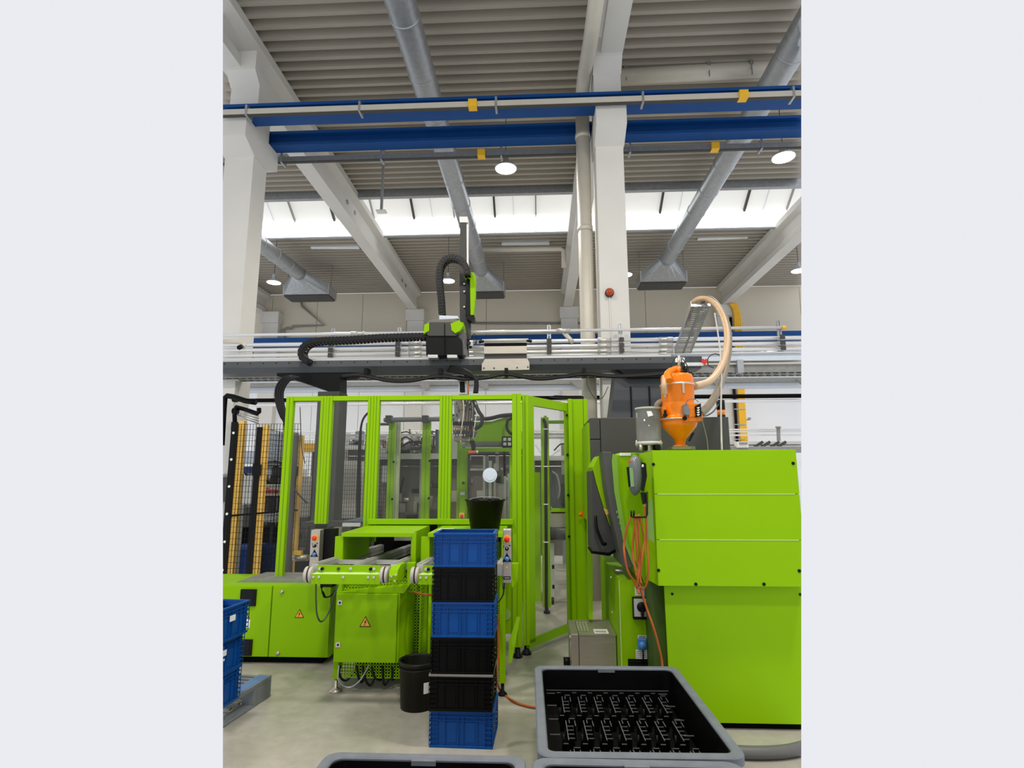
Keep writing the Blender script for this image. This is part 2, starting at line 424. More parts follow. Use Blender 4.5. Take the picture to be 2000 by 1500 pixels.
# high-bay lamps
LAMPS = [((988, 328), 'glowing high-bay lamp hanging above the robot mast under the rear blue rail'),
         ((1530, 306), 'glowing high-bay lamp at the upper right near the duct'),
         ((486, 346), 'glowing high-bay lamp beside the left column'),
         ((535, 551), 'glowing high-bay lamp beside the leftmost duct outlet'),
         ((875, 548), 'glowing high-bay lamp behind the robot mast chain loop'),
         ((1221, 536), 'glowing high-bay lamp half hidden by the right edge of the white column'),
         ((1560, 528), 'glowing high-bay lamp at the far right edge near the rear wall')]
for (px, py), lab in LAMPS:
    p = at(px, py, Z=7.2)
    t = thing('high_bay_lamp', lab, 'lamp', p, group='high-bay lamps under the roof')
    B().lathe(p, [(.05, .22), (.06, .12), (.2, 0), (.215, -.015), (.0, -.015)], 24).build('shade', GALV, t)
    B().lathe(p, [(0, -.03), (.12, -.035), (.19, -.02), (.19, .0), (0, .0)], 24).build('lens', GLOW, t)
    B().bar(p+Vector((0, 0, .2)), (p.x, p.y, 8.6), .012, .012).build('cable', DGREY, t)
    l = bpy.data.lights.new('lamp_light', 'SPOT'); l.energy = LAMP_W*1.9; l.color = (1, .93, .82); l.shadow_soft_size = .18; l.spot_size = R(150); l.spot_blend = .6
    lo = bpy.data.objects.new('lamp_light', l); COL.objects.link(lo); lo.location = (0, 0, -.06); lo.parent = t
# unseen lights added above the aisle to brighten the foreground
for X_, Y_ in ((-2.2, 2.6), (2.4, 2.6), (0.2, -.6)):
    l = bpy.data.lights.new('aisle_fill_light', 'AREA'); l.shape = 'DISK'; l.size = .6; l.energy = LAMP_W*.65; l.color = (1, .95, .87)
    lo = bpy.data.objects.new('aisle_fill_light', l); COL.objects.link(lo); lo.location = (X_, Y_, 7.1)
# slim strip lights
for i, (a, b_, lab) in enumerate((((608, 482), (702, 482), 'slim white strip light left of the big roof beam'), ((980, 475), (1073, 474), 'slim white strip light behind the mast top'), ((1362, 465), (1460, 461), 'slim white strip light right of the right-hand duct'))):
    p, q = at(*a, Y=15.7), at(*b_, Y=15.7)
    t = thing('strip_light', lab, 'lamp', p)
    B().bar(p, q, .13, .06).build('housing', PALE, t)
    B().bar(p-Vector((0, 0, .045)), q-Vector((0, 0, .045)), .08, .03).build('diffuser', WHITE, t)
    for k in (.1, .9):
        c = p.lerp(q, k); B().bar(c, (c.x, c.y, 8.5), .015, .015).build('rod', GALVD, t)
# sensor hanging on a rod in front of the rooflight
p = at(745, 412, 10.6); q = at(745, 350, 10.6)
t = thing('ceiling_sensor', 'small square sensor plate on a grey drop rod beside the big roof beam', 'sensor', p)
B().bar(p, (p.x, p.y, 8.5), .05, .05).build('drop_rod', GALV, t); B().box(p.x-.1, p.x+.1, p.y-.07, p.y+.07, p.z-.03, p.z).build('plate', WHITE, t)

# pipes low on the rear wall
b = B().tube([at(558, 668, 19.9), at(552, 644, 19.9), at(562, 640, 19.9), at(568, 642, 19.9), at(572, 637, 19.9), at(632, 635, 19.9), at(590, 598, 19.9), at(586, 580, 19.9)], .045, 8)
one('wall_pipe', b, GALVD, 'thin grey pipe bending across the rear wall at the left', 'pipe')
b = B().tube([at(925, 631, 19.9), at(1136, 631, 19.9)], .04, 8)
one('wall_pipe', b, GALVD, 'thin grey pipe running level on the rear wall right of the mast', 'pipe')
b = B()
for px in (483, 492): b.tube([at(px-10, 598, 19.2), at(px, 612, 19.3), at(px-1, 700, 19.3)], .07, 8)
one('wall_pipe', b, BLACK, 'pair of black pipes going down the rear wall at the far left', 'pipe')
# yellow cable run with black pipe at the right
t = thing('cable_riser', 'yellow cable bundle climbing the rear wall at the right', 'cable', at(1448, 868, 19.6))
b = B()
for k in range(4):
    b.tube(spline([at(1426+k*3, 592, 19.5), at(1434+k*3, 608, 19.5), at(1437+k*4, 660, 19.5), at(1443+k*3.3, 780, 19.5), at(1449+k*3.3, 868, 19.5)], 6), .045, 8)
b.build('yellow_cable', YEL2, t)
B().tube([at(1427, 620, 19.6), at(1431, 700, 19.6), at(1435, 785, 19.6), at(1440, 864, 19.6)], .05, 8).build('black_pipe', BLACK, t)
for y in (700, 799, 829, 858): B().bar(at(1434, y, 19.45), at(1456, y, 19.45), .03, .03).build('clip', GALV, t)

# ================================================================== MEDIA PIPES AND TRAYS BEHIND THE GANTRY
PY = 7.25
for i, (yl, yr, rr, lab, xend) in enumerate(((657, 637, .02, 'topmost thin silver compressed-air pipe above the gantry, capped in yellow', 1527),
        (677, 657, .026, 'second silver pipe from the top behind the gantry', 1620), (687, 668, .026, 'third silver pipe from the top behind the gantry', 1620), (697, 679, .026, 'lowest thick silver pipe just above the gantry beam', 1620),
        (704, 685, .012, 'thin silver conduit just above the gantry beam', 1620))):
    a, b_ = at(430, yl, PY), at(1565, yr, PY); a.z = b_.z = (a.z+b_.z)/2
    if xend < 1600: b_.x = at(xend, yr, PY).x
    else: b_.x += .3
    a.x -= .3
    t = thing('silver_pipe', lab, 'pipe', a)
    B().cyl(a, b_, rr, n=12).build('pipe', PIPEW, t)
    for px in (812, 1180, 1300) if i else (700, 1100):
        p = at(px, yr, PY); B().cyl((p.x-.09, PY, a.z), (p.x+.09, PY, a.z), rr+.008, n=12).build('coupling', ALU, t)
    if i == 0: B().cyl(b_, b_+Vector((.05, 0, 0)), .024, n=12).build('end_cap', YEL2, t)
for px, y0, y1, lab in ((652, 643, 702, 'pipe bracket left of the energy chain bend'), (781, 641, 700, 'pipe bracket left of the robot carriage'), (1072, 636, 694, 'pipe bracket left of the white column'), (1211, 633, 690, 'pipe bracket in front of the white column'), (1520, 627, 688, 'pipe bracket at the far right end of the pipes')):
    p = at(px, y0, PY+.05); q = at(px, y1, PY+.05)
    t = thing('pipe_bracket', 'galvanised slotted '+lab, 'bracket', q)
    b = B().box(p.x-.025, p.x-.008, PY+.03, PY+.06, q.z, p.z).box(p.x+.008, p.x+.025, PY+.03, PY+.06, q.z, p.z)
    for k in range(7): z = q.z+(p.z-q.z)*k/6; b.box(p.x-.01, p.x+.01, PY+.03, PY+.06, z-.006, z+.006)
    b.build('slotted_rail', GALV, t)
    for yy in (657+8, 676, 686): 
        pz = at(px, yy-(px-1000)*.0165+3, PY).z
        B().box(p.x-.03, p.x+.03, PY-.045, PY-.028, pz-.03, pz+.03).build('clamp', DGREY, t)
# valve stub at the left of the pipes
t = thing('pipe_stub', 'cream pipe stub with a dark open end at the left of the silver pipes', 'pipe', at(455, 670, 6.95))
B().tube([at(434, 667, 6.95), at(468, 668, 6.95), at(477, 672, 6.95), at(474, 679, 6.9)], .03, 12).build('elbow', CREAM, t)
B().cyl(at(471, 677, 6.87), at(467, 679, 6.8), .03, n=12).build('open_end', BLACK, t)
b = B().cyl(at(1102, 650, 7.3), at(1118, 668, 7.2), .03, n=10)
one('pipe_stub', b, CREAM, 'short slanting cream pipe stub left of the white column', 'pipe')

# white duct and perforated tray run below the pipes
t = thing('cable_tray', 'long perforated galvanised cable tray below the gantry beam', 'cable tray', (0, 7.4, 2.95))
Z = 2.95
B().box(-7, 7, 7.32, 7.34, Z, Z+.1).build('front_edge', GALVD, t)
B().box(-7, 7, 7.62, 7.64, Z, Z+.1).build('rear_edge', GALVD, t)
b = B(); x = -5
while x < 5:
    b.box(x, x+.075, 7.34, 7.62, Z, Z+.006); x += .1
b.box(-7, 7, 7.34, 7.40, Z, Z+.006).box(-7, 7, 7.56, 7.62, Z, Z+.006)
b.build('perforated_floor', GALVD, t, kind='stuff')
B().box(-7, 7, 7.28, 7.42, 3.1, 3.2).build('white_channel', PALE, t)
B().box(-7, 7, 7.28, 7.32, 3.05, 3.07).build('lip', CREAM, t)
for px in (1445,):
    p = at(px, 715, 7.25); B().box(p.x-.04, p.x+.04, 7.22, 7.3, 2.93, 3.1).build('support_clip', GALV, t)
p = at(1500, 693, 7.9)
t = thing('spiral_duct', 'silver spiral duct just above the right end of the cable tray', 'duct', (p.x, 7.9, p.z))
a, b_ = at(1440, 694, 7.9), at(1600, 691, 7.9)
B().cyl(a, b_, .055, n=16).build('round_pipe', GALV, t)
B().box(a.x+.3, a.x+.34, 7.62, 7.9, a.z-.09, a.z-.06).build('bracket_arm', GALVD, t)
for k in range(1, 6): c = a.lerp(b_, k/6); B().cyl(c-Vector((.012, 0, 0)), c+Vector((.012, 0, 0)), .062, n=16).build('seam', GALV, t)

# long steel beam and pipes nearer the rear wall
t = thing('service_beam', 'long pale steel service beam in front of the rear wall under the gantry', 'beam', (0, 15, 3.8))
z1, z2, z3, z4 = at(1000, 733, 15).z, at(1000, 744, 15).z, at(1000, 752, 15).z, at(1000, 762, 15).z
B().box(-11, 11, 15.0, 15.1, z2, z1).build('upper_web', PALE, t)
B().box(-11, 11, 14.9, 15.5, z3, z2).build('flange', GALVD, t)
B().box(-11, 11, 15.05, 15.15, z4, z3).build('lower_web', PALE, t)
for px, lab in ((826, 0), (939, 0), (1392, 0), (1560, 0), (1122, 0)):
    p = at(px, 755, 14.9); B().prism([(p.x-.12, 14.7, z3+.03), (p.x+.22, 14.7, z3+.03), (p.x+.22, 14.7, z3-.14), (p.x+.1, 14.7, z3-.16)], (0, .12, 0)).build('gusset', GALVD, t)
for z, r_, m_, lab in ((at(1450, 774, 12).z, .045, BLACKM, 'long black pipe crossing behind the machine hall, above the silver one'), (at(1450, 783, 12).z, .036, PIPEW, 'long silver pipe crossing behind, just below the black pipe')):
    one('long_pipe', B().cyl((-9, 12, z), (9, 12, z), r_, n=12), m_, lab, 'pipe')
for i, yy in enumerate((839, 843, 850)):
    z = at(1450, yy, 13).z
    one('thin_pipe', B().cyl((-8, 13, z), (9, 13, z), .018, n=8), PIPEW, ('topmost of three thin pale pipes low behind the cells', 'middle one of three thin pale pipes low behind the cells', 'lowest of three thin pale pipes low behind the cells')[i], 'pipe')
p = at(1522, 834, 12.9)
one('wall_post', B().bar(at(1520, 834, 12.9), at(1521, 861, 12.9), .06, .06).cyl(at(1520, 833, 12.85), at(1520, 836, 12.85), .06), GALVD, 'small grey stand carrying the thin pipes at the right', 'post')
t = thing('wall_camera', 'small grey round fitting on the wall beside the yellow cables', 'fitting', at(1462, 820, 19.5))
B().disc(at(1463, 818, 19.4), .05, .05).build('head', GALVD, t); B().bar(at(1455, 820, 19.6), at(1463, 820, 19.4), .03, .03).build('arm', GALVD, t)
# low white line behind the machine at the right
t = thing('rear_conveyor', 'low white and grey conveyor line behind the machine at the far right', 'conveyor', (4.5, 11, 1.9))
x0, x1, za, zb = pr(1425, 862, 1620, 868, 11); B().box(x0, x1, 11, 11.5, za, zb).build('upper_rail', ALU, t)
x0, x1, za, zb = pr(1425, 872, 1620, 882, 11); B().box(x0, x1, 10.9, 11.6, za, zb).build('lower_rail', GALVD, t)
for px in (1480, 1494, 1512, 1525): 
    c = at(px, 868, 11); B().bar(c-Vector((.08, 0, .06)), c+Vector((.1, 0, .05)), .03, .05).build('bracket', DGREY, t)
for xx in (4.6, 5.8): B().box(xx, xx+.05, 11.2, 11.25, 0, 2.0).build('leg', GALVD, t)
x0, x1, za, zb = pr(1441, 863, 1462, 874, 10.8); B().box(x0, x1, 10.8, 11, za, zb).build('terminal', WHITE, t)
x0, x1, za, zb = pr(1444, 864, 1460, 868, 10.79); B().box(x0, x1, 10.78, 10.8, za, zb).build('terminal_screen', GALVD, t)
x0, x1, za, zb = pr(1557, 888, 1640, 1000, 6.2); 
one('white_cabinet', B().box(x0, x1+.2, 6.2, 6.8, 0, za+1.0-.0 if False else zb), mat('white_paint', (222, 226, 232), .5), 'tall white cabinet half hidden behind the right edge of the green machine', 'cabinet')

# ================================================================== GANTRY ROBOT
GY = 6.45
t = GT = thing('gantry_beam', 'long dark grey robot gantry beam crossing above the green cell', 'gantry', (0, GY, 2.7))
zt, zm, zb = at(1000, 700, GY).z, at(1000, 712, GY).z, at(1000, 722, GY).z
XR = at(1371, 702, GY).x
b = B(); P = [(GY, zt), (GY, zm), (GY+.05, zb), (GY+.3, zb), (GY+.32, zt)]
b.prism([(-6, y, z) for y, z in P], (XR+6, 0, 0)); b.build('beam_body', GANT, t)
B().box(-6, XR-.35, GY+.02, GY+.3, zt, zt+.03).build('top_rail', ALU, t)
for k in range(34):
    x = -3.8+k*.16
    if x < XR-.1: B().disc((x, GY, zt-.025), .007, .004, 8).build('screw_hole', BLACK, t)
B().box(XR-.31, XR-.2, GY-.004, GY, zt-.07, zt-.015).build('small_label', WHITE, t, 'white label on the beam end')
B().box(XR-.2, XR+.01, GY-.004, GY, zt-.115, zt-.075).build('white_strip_label', WHITE, t)
hp = at(1376, 706, GY-.01); hb = []
for k in range(24):
    a = 2*math.pi*k/24; hb.append((hp.x+.0026*16*math.sin(a)**3, GY-.02, hp.z+.0026*(13*math.cos(a)-5*math.cos(2*a)-2*math.cos(3*a)-math.cos(4*a))))
B().prism(hb, (0, .012, 0)).build('heart_sticker', RED, t, 'red heart-shaped tag at the beam end')
# column and bracket under it
c0, c1 = at(620, 900, 6.55).x, at(661, 900, 6.55).x
t = thing('gantry_column', 'dark grey square gantry column standing behind the left glass panes', 'column', ((c0+c1)/2, 6.6, 0))
c1 = at(664, 760, 6.5).x; c0 = c1-.27
B().box(c0, c1, 6.5, 6.78, 0, 2.62).build('post', DGREY, t, bevel=.006)
B().box(c0+.05, c1-.05, 6.495, 6.5, .1, 2.5).build('front_strip', DGREY, t)
B().box(c0-.15, c1+.15, 6.4, 6.95, 0, .03).build('base_plate', BLACK, t)
zz = at(600, 733, GY).z
poly(B(), [(541, 726), (690, 726), (690, 733), (664, 736), (664, 772), (606, 752), (571, 740), (541, 735)], GY+.06, .24).build('head_bracket', BLACK, t)
# second column at the right
x0, x1 = at(1203, 760, 6.5).x, at(1300, 760, 6.5).x
t = thing('gantry_column', 'wide dark gantry column standing behind the orange hopper', 'column', ((x0+x1)/2, 6.6, 0))
poly(B(), [(1203, 727), (1330, 727), (1330, 830), (1191, 830)], 6.6, .4).build('post', GANT, t)
for px in (1231, 1267): 
    a = at(px, 740, 6.6); B().box(a.x-.008, a.x+.008, 6.585, 6.6, 2.1, 2.66).build('seam_strip', BLACK, t)
poly(B(), [(1206, 721), (1332, 721), (1320, 737), (1228, 737)], 6.5, .3).build('head_plate', BLACK, t)

# cable bundle slung under the beam
t = thing('cable_bundle', 'thick black cable bundle slung in loops beneath the gantry beam', 'cable', at(1000, 738, 6.3))
for k in range(3):
    b = B(); o_ = k*2
    hose(b, [at(x, y+o_*.7, 6.36-.03*k) for x, y in ((668, 733), (705, 731), (755, 741), (800, 742), (858, 733), (905, 738), (950, 736), (988, 729), (1048, 738), (1100, 734), (1142, 729), (1190, 733), (1240, 732), (1290, 728), (1312, 723))], .016, 8)
    b.build('cable', RUBBER, t)
for px in (860, 989, 1141, 716): 
    c = at(px, 728, 6.34); B().box(c.x-.02, c.x+.02, 6.3, 6.44, c.z-.05, c.z+.05).build('cable_clamp', BLACK, t)
t = thing('cable_bundle', 'fan of black cables curving over the beam and down to the gripper', 'cable', at(915, 730, 6.2))
for k in range(4):
    b = B(); hose(b, [at(880-k*2, 715+k*3, 6.38), at(905, 721+k*3, 6.3), at(924+k*1.5, 733+k*2, 6.25), at(928+k*1.6, 748, 6.25), at(926+k*2, 768, 6.25)], .013, 8); b.build('cable', RUBBER, t)
t = thing('hose_bundle', 'bundle of black hoses looping down at the left end of the guard', 'hose', at(545, 800, 6.3))
for k in range(4):
    b = B(); hose(b, [at(x+k*4.6, y+k*1.2, 6.3-.05*k) for x, y in ((570, 733), (551, 740), (539, 760), (540, 787), (548, 812), (556, 832))] + [at(553+k*3, 900, 6.3-.05*k), at(545+k*3, 1100, 6.3)], .014, 8); b.build('hose', RUBBER, t)

# carriage
CY = 6.3
t = thing('robot_carriage', 'black and lime robot carriage riding on the gantry beam', 'robot', at(868, 695, CY+.2))
poly(B(), [(831, 655), (893, 655), (902, 664), (903, 695), (832, 695)], CY, .4).build('lower_housing', BLACK, t, bevel=.012)
poly(B(), [(838, 629), (888, 629), (895, 651), (890, 656), (836, 656), (832, 650)], CY-.02, .42).build('upper_housing', DGREY, t, bevel=.006)
poly(B(), [(829, 634), (838, 630), (838, 646), (827, 652)], CY-.03, .3).build('lime_corner', GREEN, t)
poly(B(), [(880, 632), (897, 625), (905, 636), (898, 646), (889, 651), (882, 645)], CY-.035, .3).build('lime_corner', GREEN, t)
poly(B(), [(897, 628), (905, 630), (906, 641), (898, 641)], CY+.2, .2).build('lime_cap', GREEN, t)
poly(B(), [(833, 630), (843, 624), (888, 622), (896, 627), (886, 632), (836, 633)], CY-.01, .4).build('hood', mat('hood_grey', (110, 107, 100), .5), t, bevel=.008)
for x in (835, 873): poly(B(), [(x, 693), (x+20, 693), (x+20, 699), (x, 699)], CY-.02, .1).build('runner', ALU, t, bevel=.004)
poly(B(), [(895, 644), (905, 640), (908, 693), (896, 695)], CY+.05, .3).build('side_panel', mat('side_grey', (96, 97, 98), .45), t)
poly(B(), [(858, 616), (894, 617), (896, 622), (858, 624)], CY+.1, .15).build('cable_outlet', PALE, t)
b = B().bar(at(868.5, 632, CY-.03), at(868.5, 694, CY-.03), .006, .01).build('seam', BLACKM, t)
# vertical mast
MY = 6.75
t = thing('robot_mast', 'tall dark vertical robot axis rising above the gantry, white cap on top', 'robot', at(905, 700, MY))
poly(B(), [(898.5, 434), (910.5, 434), (911, 560), (914, 700), (899, 700), (897.5, 560)], MY, .12).build('mast_profile', DGREY, t)
poly(B(), [(911, 432), (914, 432), (915, 560), (911.5, 560)], MY+.02, .08).build('edge_strip', ALU, t)
poly(B(), [(897, 423), (913, 423), (914, 434), (898, 434)], MY-.01, .14).build('end_cap', WHITE, t)
poly(B(), [(911, 541), (921, 541), (923, 616), (909, 616)], MY-.14, .14).build('axis_motor_cover', BLACK, t, bevel=.008)
poly(B(), [(906, 540), (911, 530), (925, 532), (929, 541), (928, 582), (925, 615), (919, 615), (918, 545)], MY-.16, .1).build('lime_cover', GREEN, t)
poly(B(), [(908, 616), (926, 615), (927, 624), (920, 627), (911, 622)], MY-.15, .14).build('lower_cap', BLACK, t)
poly(B(), [(912, 622), (919, 622), (919, 662), (912, 662)], MY-.02, .05).build('sensor_bar', DGREY, t)
for yy in (555, 570, 600): 
    c = at(907, yy, MY-.01); B().disc(c, .012, .02, 8).build('bolt', ALU, t)
c = at(916, 668, MY-.1)
for k in range(9):
    d = Vector((random.uniform(-.05, .09), random.uniform(-.03, .03), random.uniform(-.12, .07)))
    s_ = random.uniform(.012, .028); q = c+d; B().box(q.x-s_, q.x+s_, q.y-s_, q.y+s_, q.z-s_*1.3, q.z+s_*1.3).build('valve_block', random.choice([BLACK, BLACK, ALU, DGREY]), t)
b = B(); hose(b, [at(920, 662, 6.6), at(926, 652, 6.58), at(931, 660, 6.6), at(930, 672, 6.62)], .004, 6); b.build('air_line', RUBBER, t)

# energy chains: each link a part
def chain(name, label, pts, w_, h_, Yd, n):
    t = thing(name, label, 'energy chain', pts[0])
    q = spline(pts, 24); L = [0]
    for i in range(1, len(q)): L.append(L[-1]+(q[i]-q[i-1]).length)
    tot = L[-1]; pitch = tot/n
    lb = B(); lb.box(-pitch*.4, pitch*.4, -Yd/2, -Yd/2+.012, -h_/2, h_/2).box(-pitch*.4, pitch*.4, Yd/2-.012, Yd/2, -h_/2, h_/2)
    lb.box(-pitch*.2, pitch*.2, -Yd/2+.012, Yd/2-.012, h_/2-.012, h_/2).box(-pitch*.2, pitch*.2, -Yd/2+.012, Yd/2-.012, -h_/2, -h_/2+.012)
    lb.cyl((-pitch*.5, -Yd/2-.008, 0), (-pitch*.5, -Yd/2+.004, 0), h_*.36, n=12)
    first = None
    for k in range(n):
        s_ = (k+.5)*pitch; i = max(j for j in range(len(L)) if L[j] <= s_); i = min(i, len(q)-2)
        p = q[i].lerp(q[i+1], (s_-L[i])/max(1e-6, L[i+1]-L[i])); d = (q[i+1]-q[i]).normalized()
        if first is None: o = lb.build('chain_link', CHAIN, t, off=(0, 0, 0)); first = o
        else: o = copy_obj(first, t)
        x = d; y = Vector((0, 1, 0)); z = x.cross(y).normalized(); y = z.cross(x)
        M = Matrix((x, y, z)).transposed().to_4x4(); o.matrix_local = Matrix.Translation(p-Vector(t.location)) @ M
    # cables inside
    b = B()
    for dy in (-.03, 0, .03): b.tube([v+Vector((0, dy, 0)) for v in q[::4]], .011, 6)
    b.build('inner_cable', RUBBER, t)
    return t
chain('energy_chain', 'black energy chain lying along the beam and curling down at its left end', [at(832, 658, 6.4), at(790, 659, 6.4), at(740, 661, 6.4), at(680, 665, 6.4), at(630, 667, 6.4), at(605, 672, 6.4), at(593, 684, 6.4), at(593, 699, 6.4), at(607, 710, 6.4)], .1, .075, .13, 40)
chain('energy_chain', 'black energy chain arching from the carriage up to the mast head', [at(864, 616, 6.5), at(862, 585, 6.5), at(859, 550, 6.5), at(861, 523, 6.5), at(872, 508, 6.5), at(888, 505, 6.5), at(903, 512, 6.5), at(911, 525, 6.5), at(913, 540, 6.5)], .1, .075, .12, 30)

# stainless guide plate on the beam
t = thing('guide_plate', 'bent stainless plate bracket bolted on the gantry beam right of the carriage', 'bracket', at(990, 720, GY-.05))
poly(B(), [(947, 701), (1030, 700), (1034, 708), (1034, 722), (941, 724), (941, 711)], GY-.06, .012).build('apron', STEEL, t)
z0, z1 = at(990, 702, GY-.05).z, at(990, 690, GY-.05).z
x0, x1 = at(946, 690, GY).x, at(1029, 690, GY).x
B().box(x0, x1, GY-.02, GY-.008, z0-.01, z1).build('neck', DGREY, t)
z2 = at(990, 678, GY).z; z3 = at(990, 667, GY).z
B().box(x0, x1, GY-.05, GY-.038, z1, z2).build('upper_plate', STEEL, t)
B().box(x0+.0, x1, GY-.01, GY+.0, z2, z3-.02).build('black_gap_plate', BLACK, t)  # black plate across the gap below the top tube
B().cyl((x0-.02, GY-.06, z3), (x1+.02, GY-.06, z3), .018, n=10).build('top_tube', CREAM, t)
B().cyl((x0-.06, GY-.06, z3-.02), (x0-.0, GY-.06, z3), .018, n=10).build('rubber_end', BLACK, t)
B().cyl((x1, GY-.06, z3+.0), (x1+.06, GY-.06, z3-.02), .018, n=10).build('rubber_end', BLACK, t)
for px, py in ((945, 719), (965, 719), (1010, 718), (1031, 717)):
    B().disc(at(px, py, GY-.061), .01, .006, 8).build('bolt', DGREY, t)

# gripper below the beam, inside the cell
HY = 6.35
t = thing('robot_gripper', 'cluttered grey aluminium gripper head hanging inside the cell', 'gripper', at(905, 870, HY+.15))
GB = mat('gripper_grey', (136, 128, 114), .5, .3, var=.15, scale=20); GB2 = mat('gripper_bronze', (128, 112, 92), .5, .3, var=.1, scale=12)
poly(B(), [(895, 742), (911, 742), (913, 770), (896, 770)], HY+.05, .12).build('wrist_frame', ALU, t)
poly(B(), [(897.5, 745), (907, 745), (908, 766), (898, 766)], HY+.03, .05).build('wrist_motor', BLACK, t, bevel=.01)
b = B(); b.cyl(at(915, 742, HY), at(915, 770, HY), .006, n=8); b.build('orange_line', ORG, t)
poly(B(), [(886, 776), (896, 776), (897, 825), (888, 825)], HY, .25).build('side_plate', PALM, t)
poly(B(), [(895, 776), (908, 776), (909, 800), (896, 800)], HY-.03, .2).build('centre_block', GB2, t)
poly(B(), [(896, 800), (907, 800), (908, 823), (897, 823)], HY-.02, .2).build('centre_block', GB, t)
poly(B(), [(908, 778), (920, 780), (923, 806), (919, 824), (908, 824)], HY, .2).build('swivel_unit', GB, t)
poly(B(), [(884, 823), (926, 823), (929, 831), (884, 832)], HY-.04, .3).build('flange', BLACK, t)
poly(B(), [(884, 831), (926, 832), (926, 842), (884, 842)], HY-.06, .34).build('carrier_plate', GB2, t)
poly(B(), [(885, 842), (925, 842), (925, 850), (885, 849)], HY-.05, .3).build('lower_plate', mat('gripper_dark', (70, 62, 54), .5), t)
poly(B(), [(886, 850), (916, 850), (921, 858), (913, 862), (886, 861)], HY-.03, .2).build('nest_block', GB, t)
for k in range(26):
    px = random.uniform(886, 930); py = random.uniform(776, 862); w_ = random.uniform(1.2, 4.5); h_ = random.uniform(1.5, 6)
    m_ = random.choice([GB, ALU, BLACK, PALM, DGREY, GB2, ALU])
    b = B(); pbox(b, px, py, px+w_, py+h_, HY-random.uniform(.05, .11), .06); b.build('fitting', m_, t)
for k in range(10): B().disc(at(888+k % 5*5, 838+k//5*12, HY-.065), .008, .02, 8).build('bolt', ALU, t)
for k in range(6):
    b = B(); x = 896+k*5; hose(b, [at(x, 780+k*3, HY-.05), at(x+6, 775+k*2, HY-.12), at(x+10, 800, HY-.12), at(x+5, 840, HY-.1), at(x+3, 856, HY-.05)], .005, 6); b.build('air_line', random.choice([RUBBER, WHITE, RUBBER]), t)
b = B(); hose(b, [at(924, 778, HY-.1), at(934, 802, HY-.12), at(942, 815, HY-.12), at(939, 830, HY-.12), at(928, 838, HY-.1)], .02, 8, rib=.12); b.build('flexible_conduit', CHAIN, t)
poly(B(), [(916, 862), (926, 860), (929, 870), (927, 880), (921, 880), (920, 870)], HY-.05, .06).build('finger', BLACK, t)
b = B(); b.tube([at(914, 884, HY-.04), at(930, 883, HY-.04)], .02, 10); b.build('suction_tip', mat('tip_orange', (196, 82, 28), .45), t)
B().cyl(at(930, 883, HY-.04), at(934, 883, HY-.04), .018, n=10).build('tip_ring', ALU, t)

# inclined perforated tray that carries the material hoses
a, b_ = at(1334, 690, 7.15), at(1369, 598, 6.0)
t = thing('hose_tray', 'inclined perforated galvanised tray carrying the material hoses up above the hopper', 'cable tray', a)
d = (b_-a); L = d.length; d.normalize(); x = d.cross(Vector((0, 0, 1))).normalized(); z = x.cross(d)
M = Matrix((x, d, z)).transposed().to_4x4(); M.translation = a
W2 = .1
b = B(); k = 0
while k*.045 < L-.03:
    b.box(-W2, -.01, k*.045, k*.045+.028, -.002, .002, M); b.box(.01, W2, k*.045, k*.045+.028, -.002, .002, M); k += 1
b.box(-.012, .012, 0, L, -.003, .003, M); b.build('slotted_floor', GALVD, t, kind='stuff')
B().box(-W2-.004, -W2, 0, L, 0, .07, M).build('side_wall', GALV, t); B().box(W2, W2+.004, 0, L, 0, .07, M).build('side_wall', GALV, t)
B().box(-W2, W2, L-.01, L, 0, .03, M).build('end_lip', GALV, t)
B().bar(M @ Vector((-W2-.01, L*.1, .1)), M @ Vector((-W2-.01, L*.98, .12)), .012, .012).build('side_rod', GALVD, t)

# ================================================================== GREEN ROBOT CELL GUARD
FY = 5.3
t = CELL = thing('safety_guard', 'lime green aluminium safety guard with tall clear panes around the robot', 'machine guard', (-1.2, FY, 0))
def post(x0, x1, y, z0, z1, parent=None, d=.06, grooves=1, m=GREEN):
    o = B().box(x0, x1, y, y+d, z0, z1).build('post', m, parent or t, bevel=.003)
    for g in range(grooves):
        gx = x0+(x1-x0)*(g+1)/(grooves+1)
        B().box(gx-.003, gx+.003, y-.0015, y+.001, z0+.01, z1-.01).build('groove', mat('groove_green', (96, 130, 10), .6), o)
    return o
ZT = 2.385
post(-2.472, -2.402, FY, .675, ZT, grooves=1)
post(-2.125, -2.067, FY, 1.165, ZT); post(-2.066, -2.01, FY, 1.165, ZT)
post(-1.656, -1.6, FY, 1.0, ZT); post(-1.598, -1.542, FY, 1.0, ZT)
post(-.951, -.893, FY, 1.0, ZT); post(-.891, -.834, FY, 1.0, ZT)
post(-.249, -.162, FY, .09, ZT+.01)
post(-.158, -.094, FY+.06, .09, ZT+.005)
for a, b_ in ((-2.402, -2.125), (-2.01, -1.656), (-1.542, -.951), (-.834, -.249)):
    B().box(a, b_, FY+.005, FY+.055, ZT-.045, ZT).build('top_rail', GREEN, t, bevel=.003)
B().box(-1.6, -.24, FY-.04, FY, 1.165, 1.215).build('sill_rail', GREEN, t, bevel=.003)
for a, b_, z in ((-2.402, -2.125, .7), (-2.01, -1.656, .95), (-1.542, -.951, 1.2), (-.834, -.249, 1.2)):
    B().box(a, b_, FY+.025, FY+.031, z, ZT-.045).build('clear_pane', GLASS, t)
for z in (.03,):
    for x, y in ((-.205, FY+.03), (-.126, FY+.12)):
        B().lathe((x, y, 0), [(0, 0), (.045, 0), (.045, .02), (.025, .04), (.02, .1), (0, .1)], 14).build('adjustable_foot', RUBBER, t)
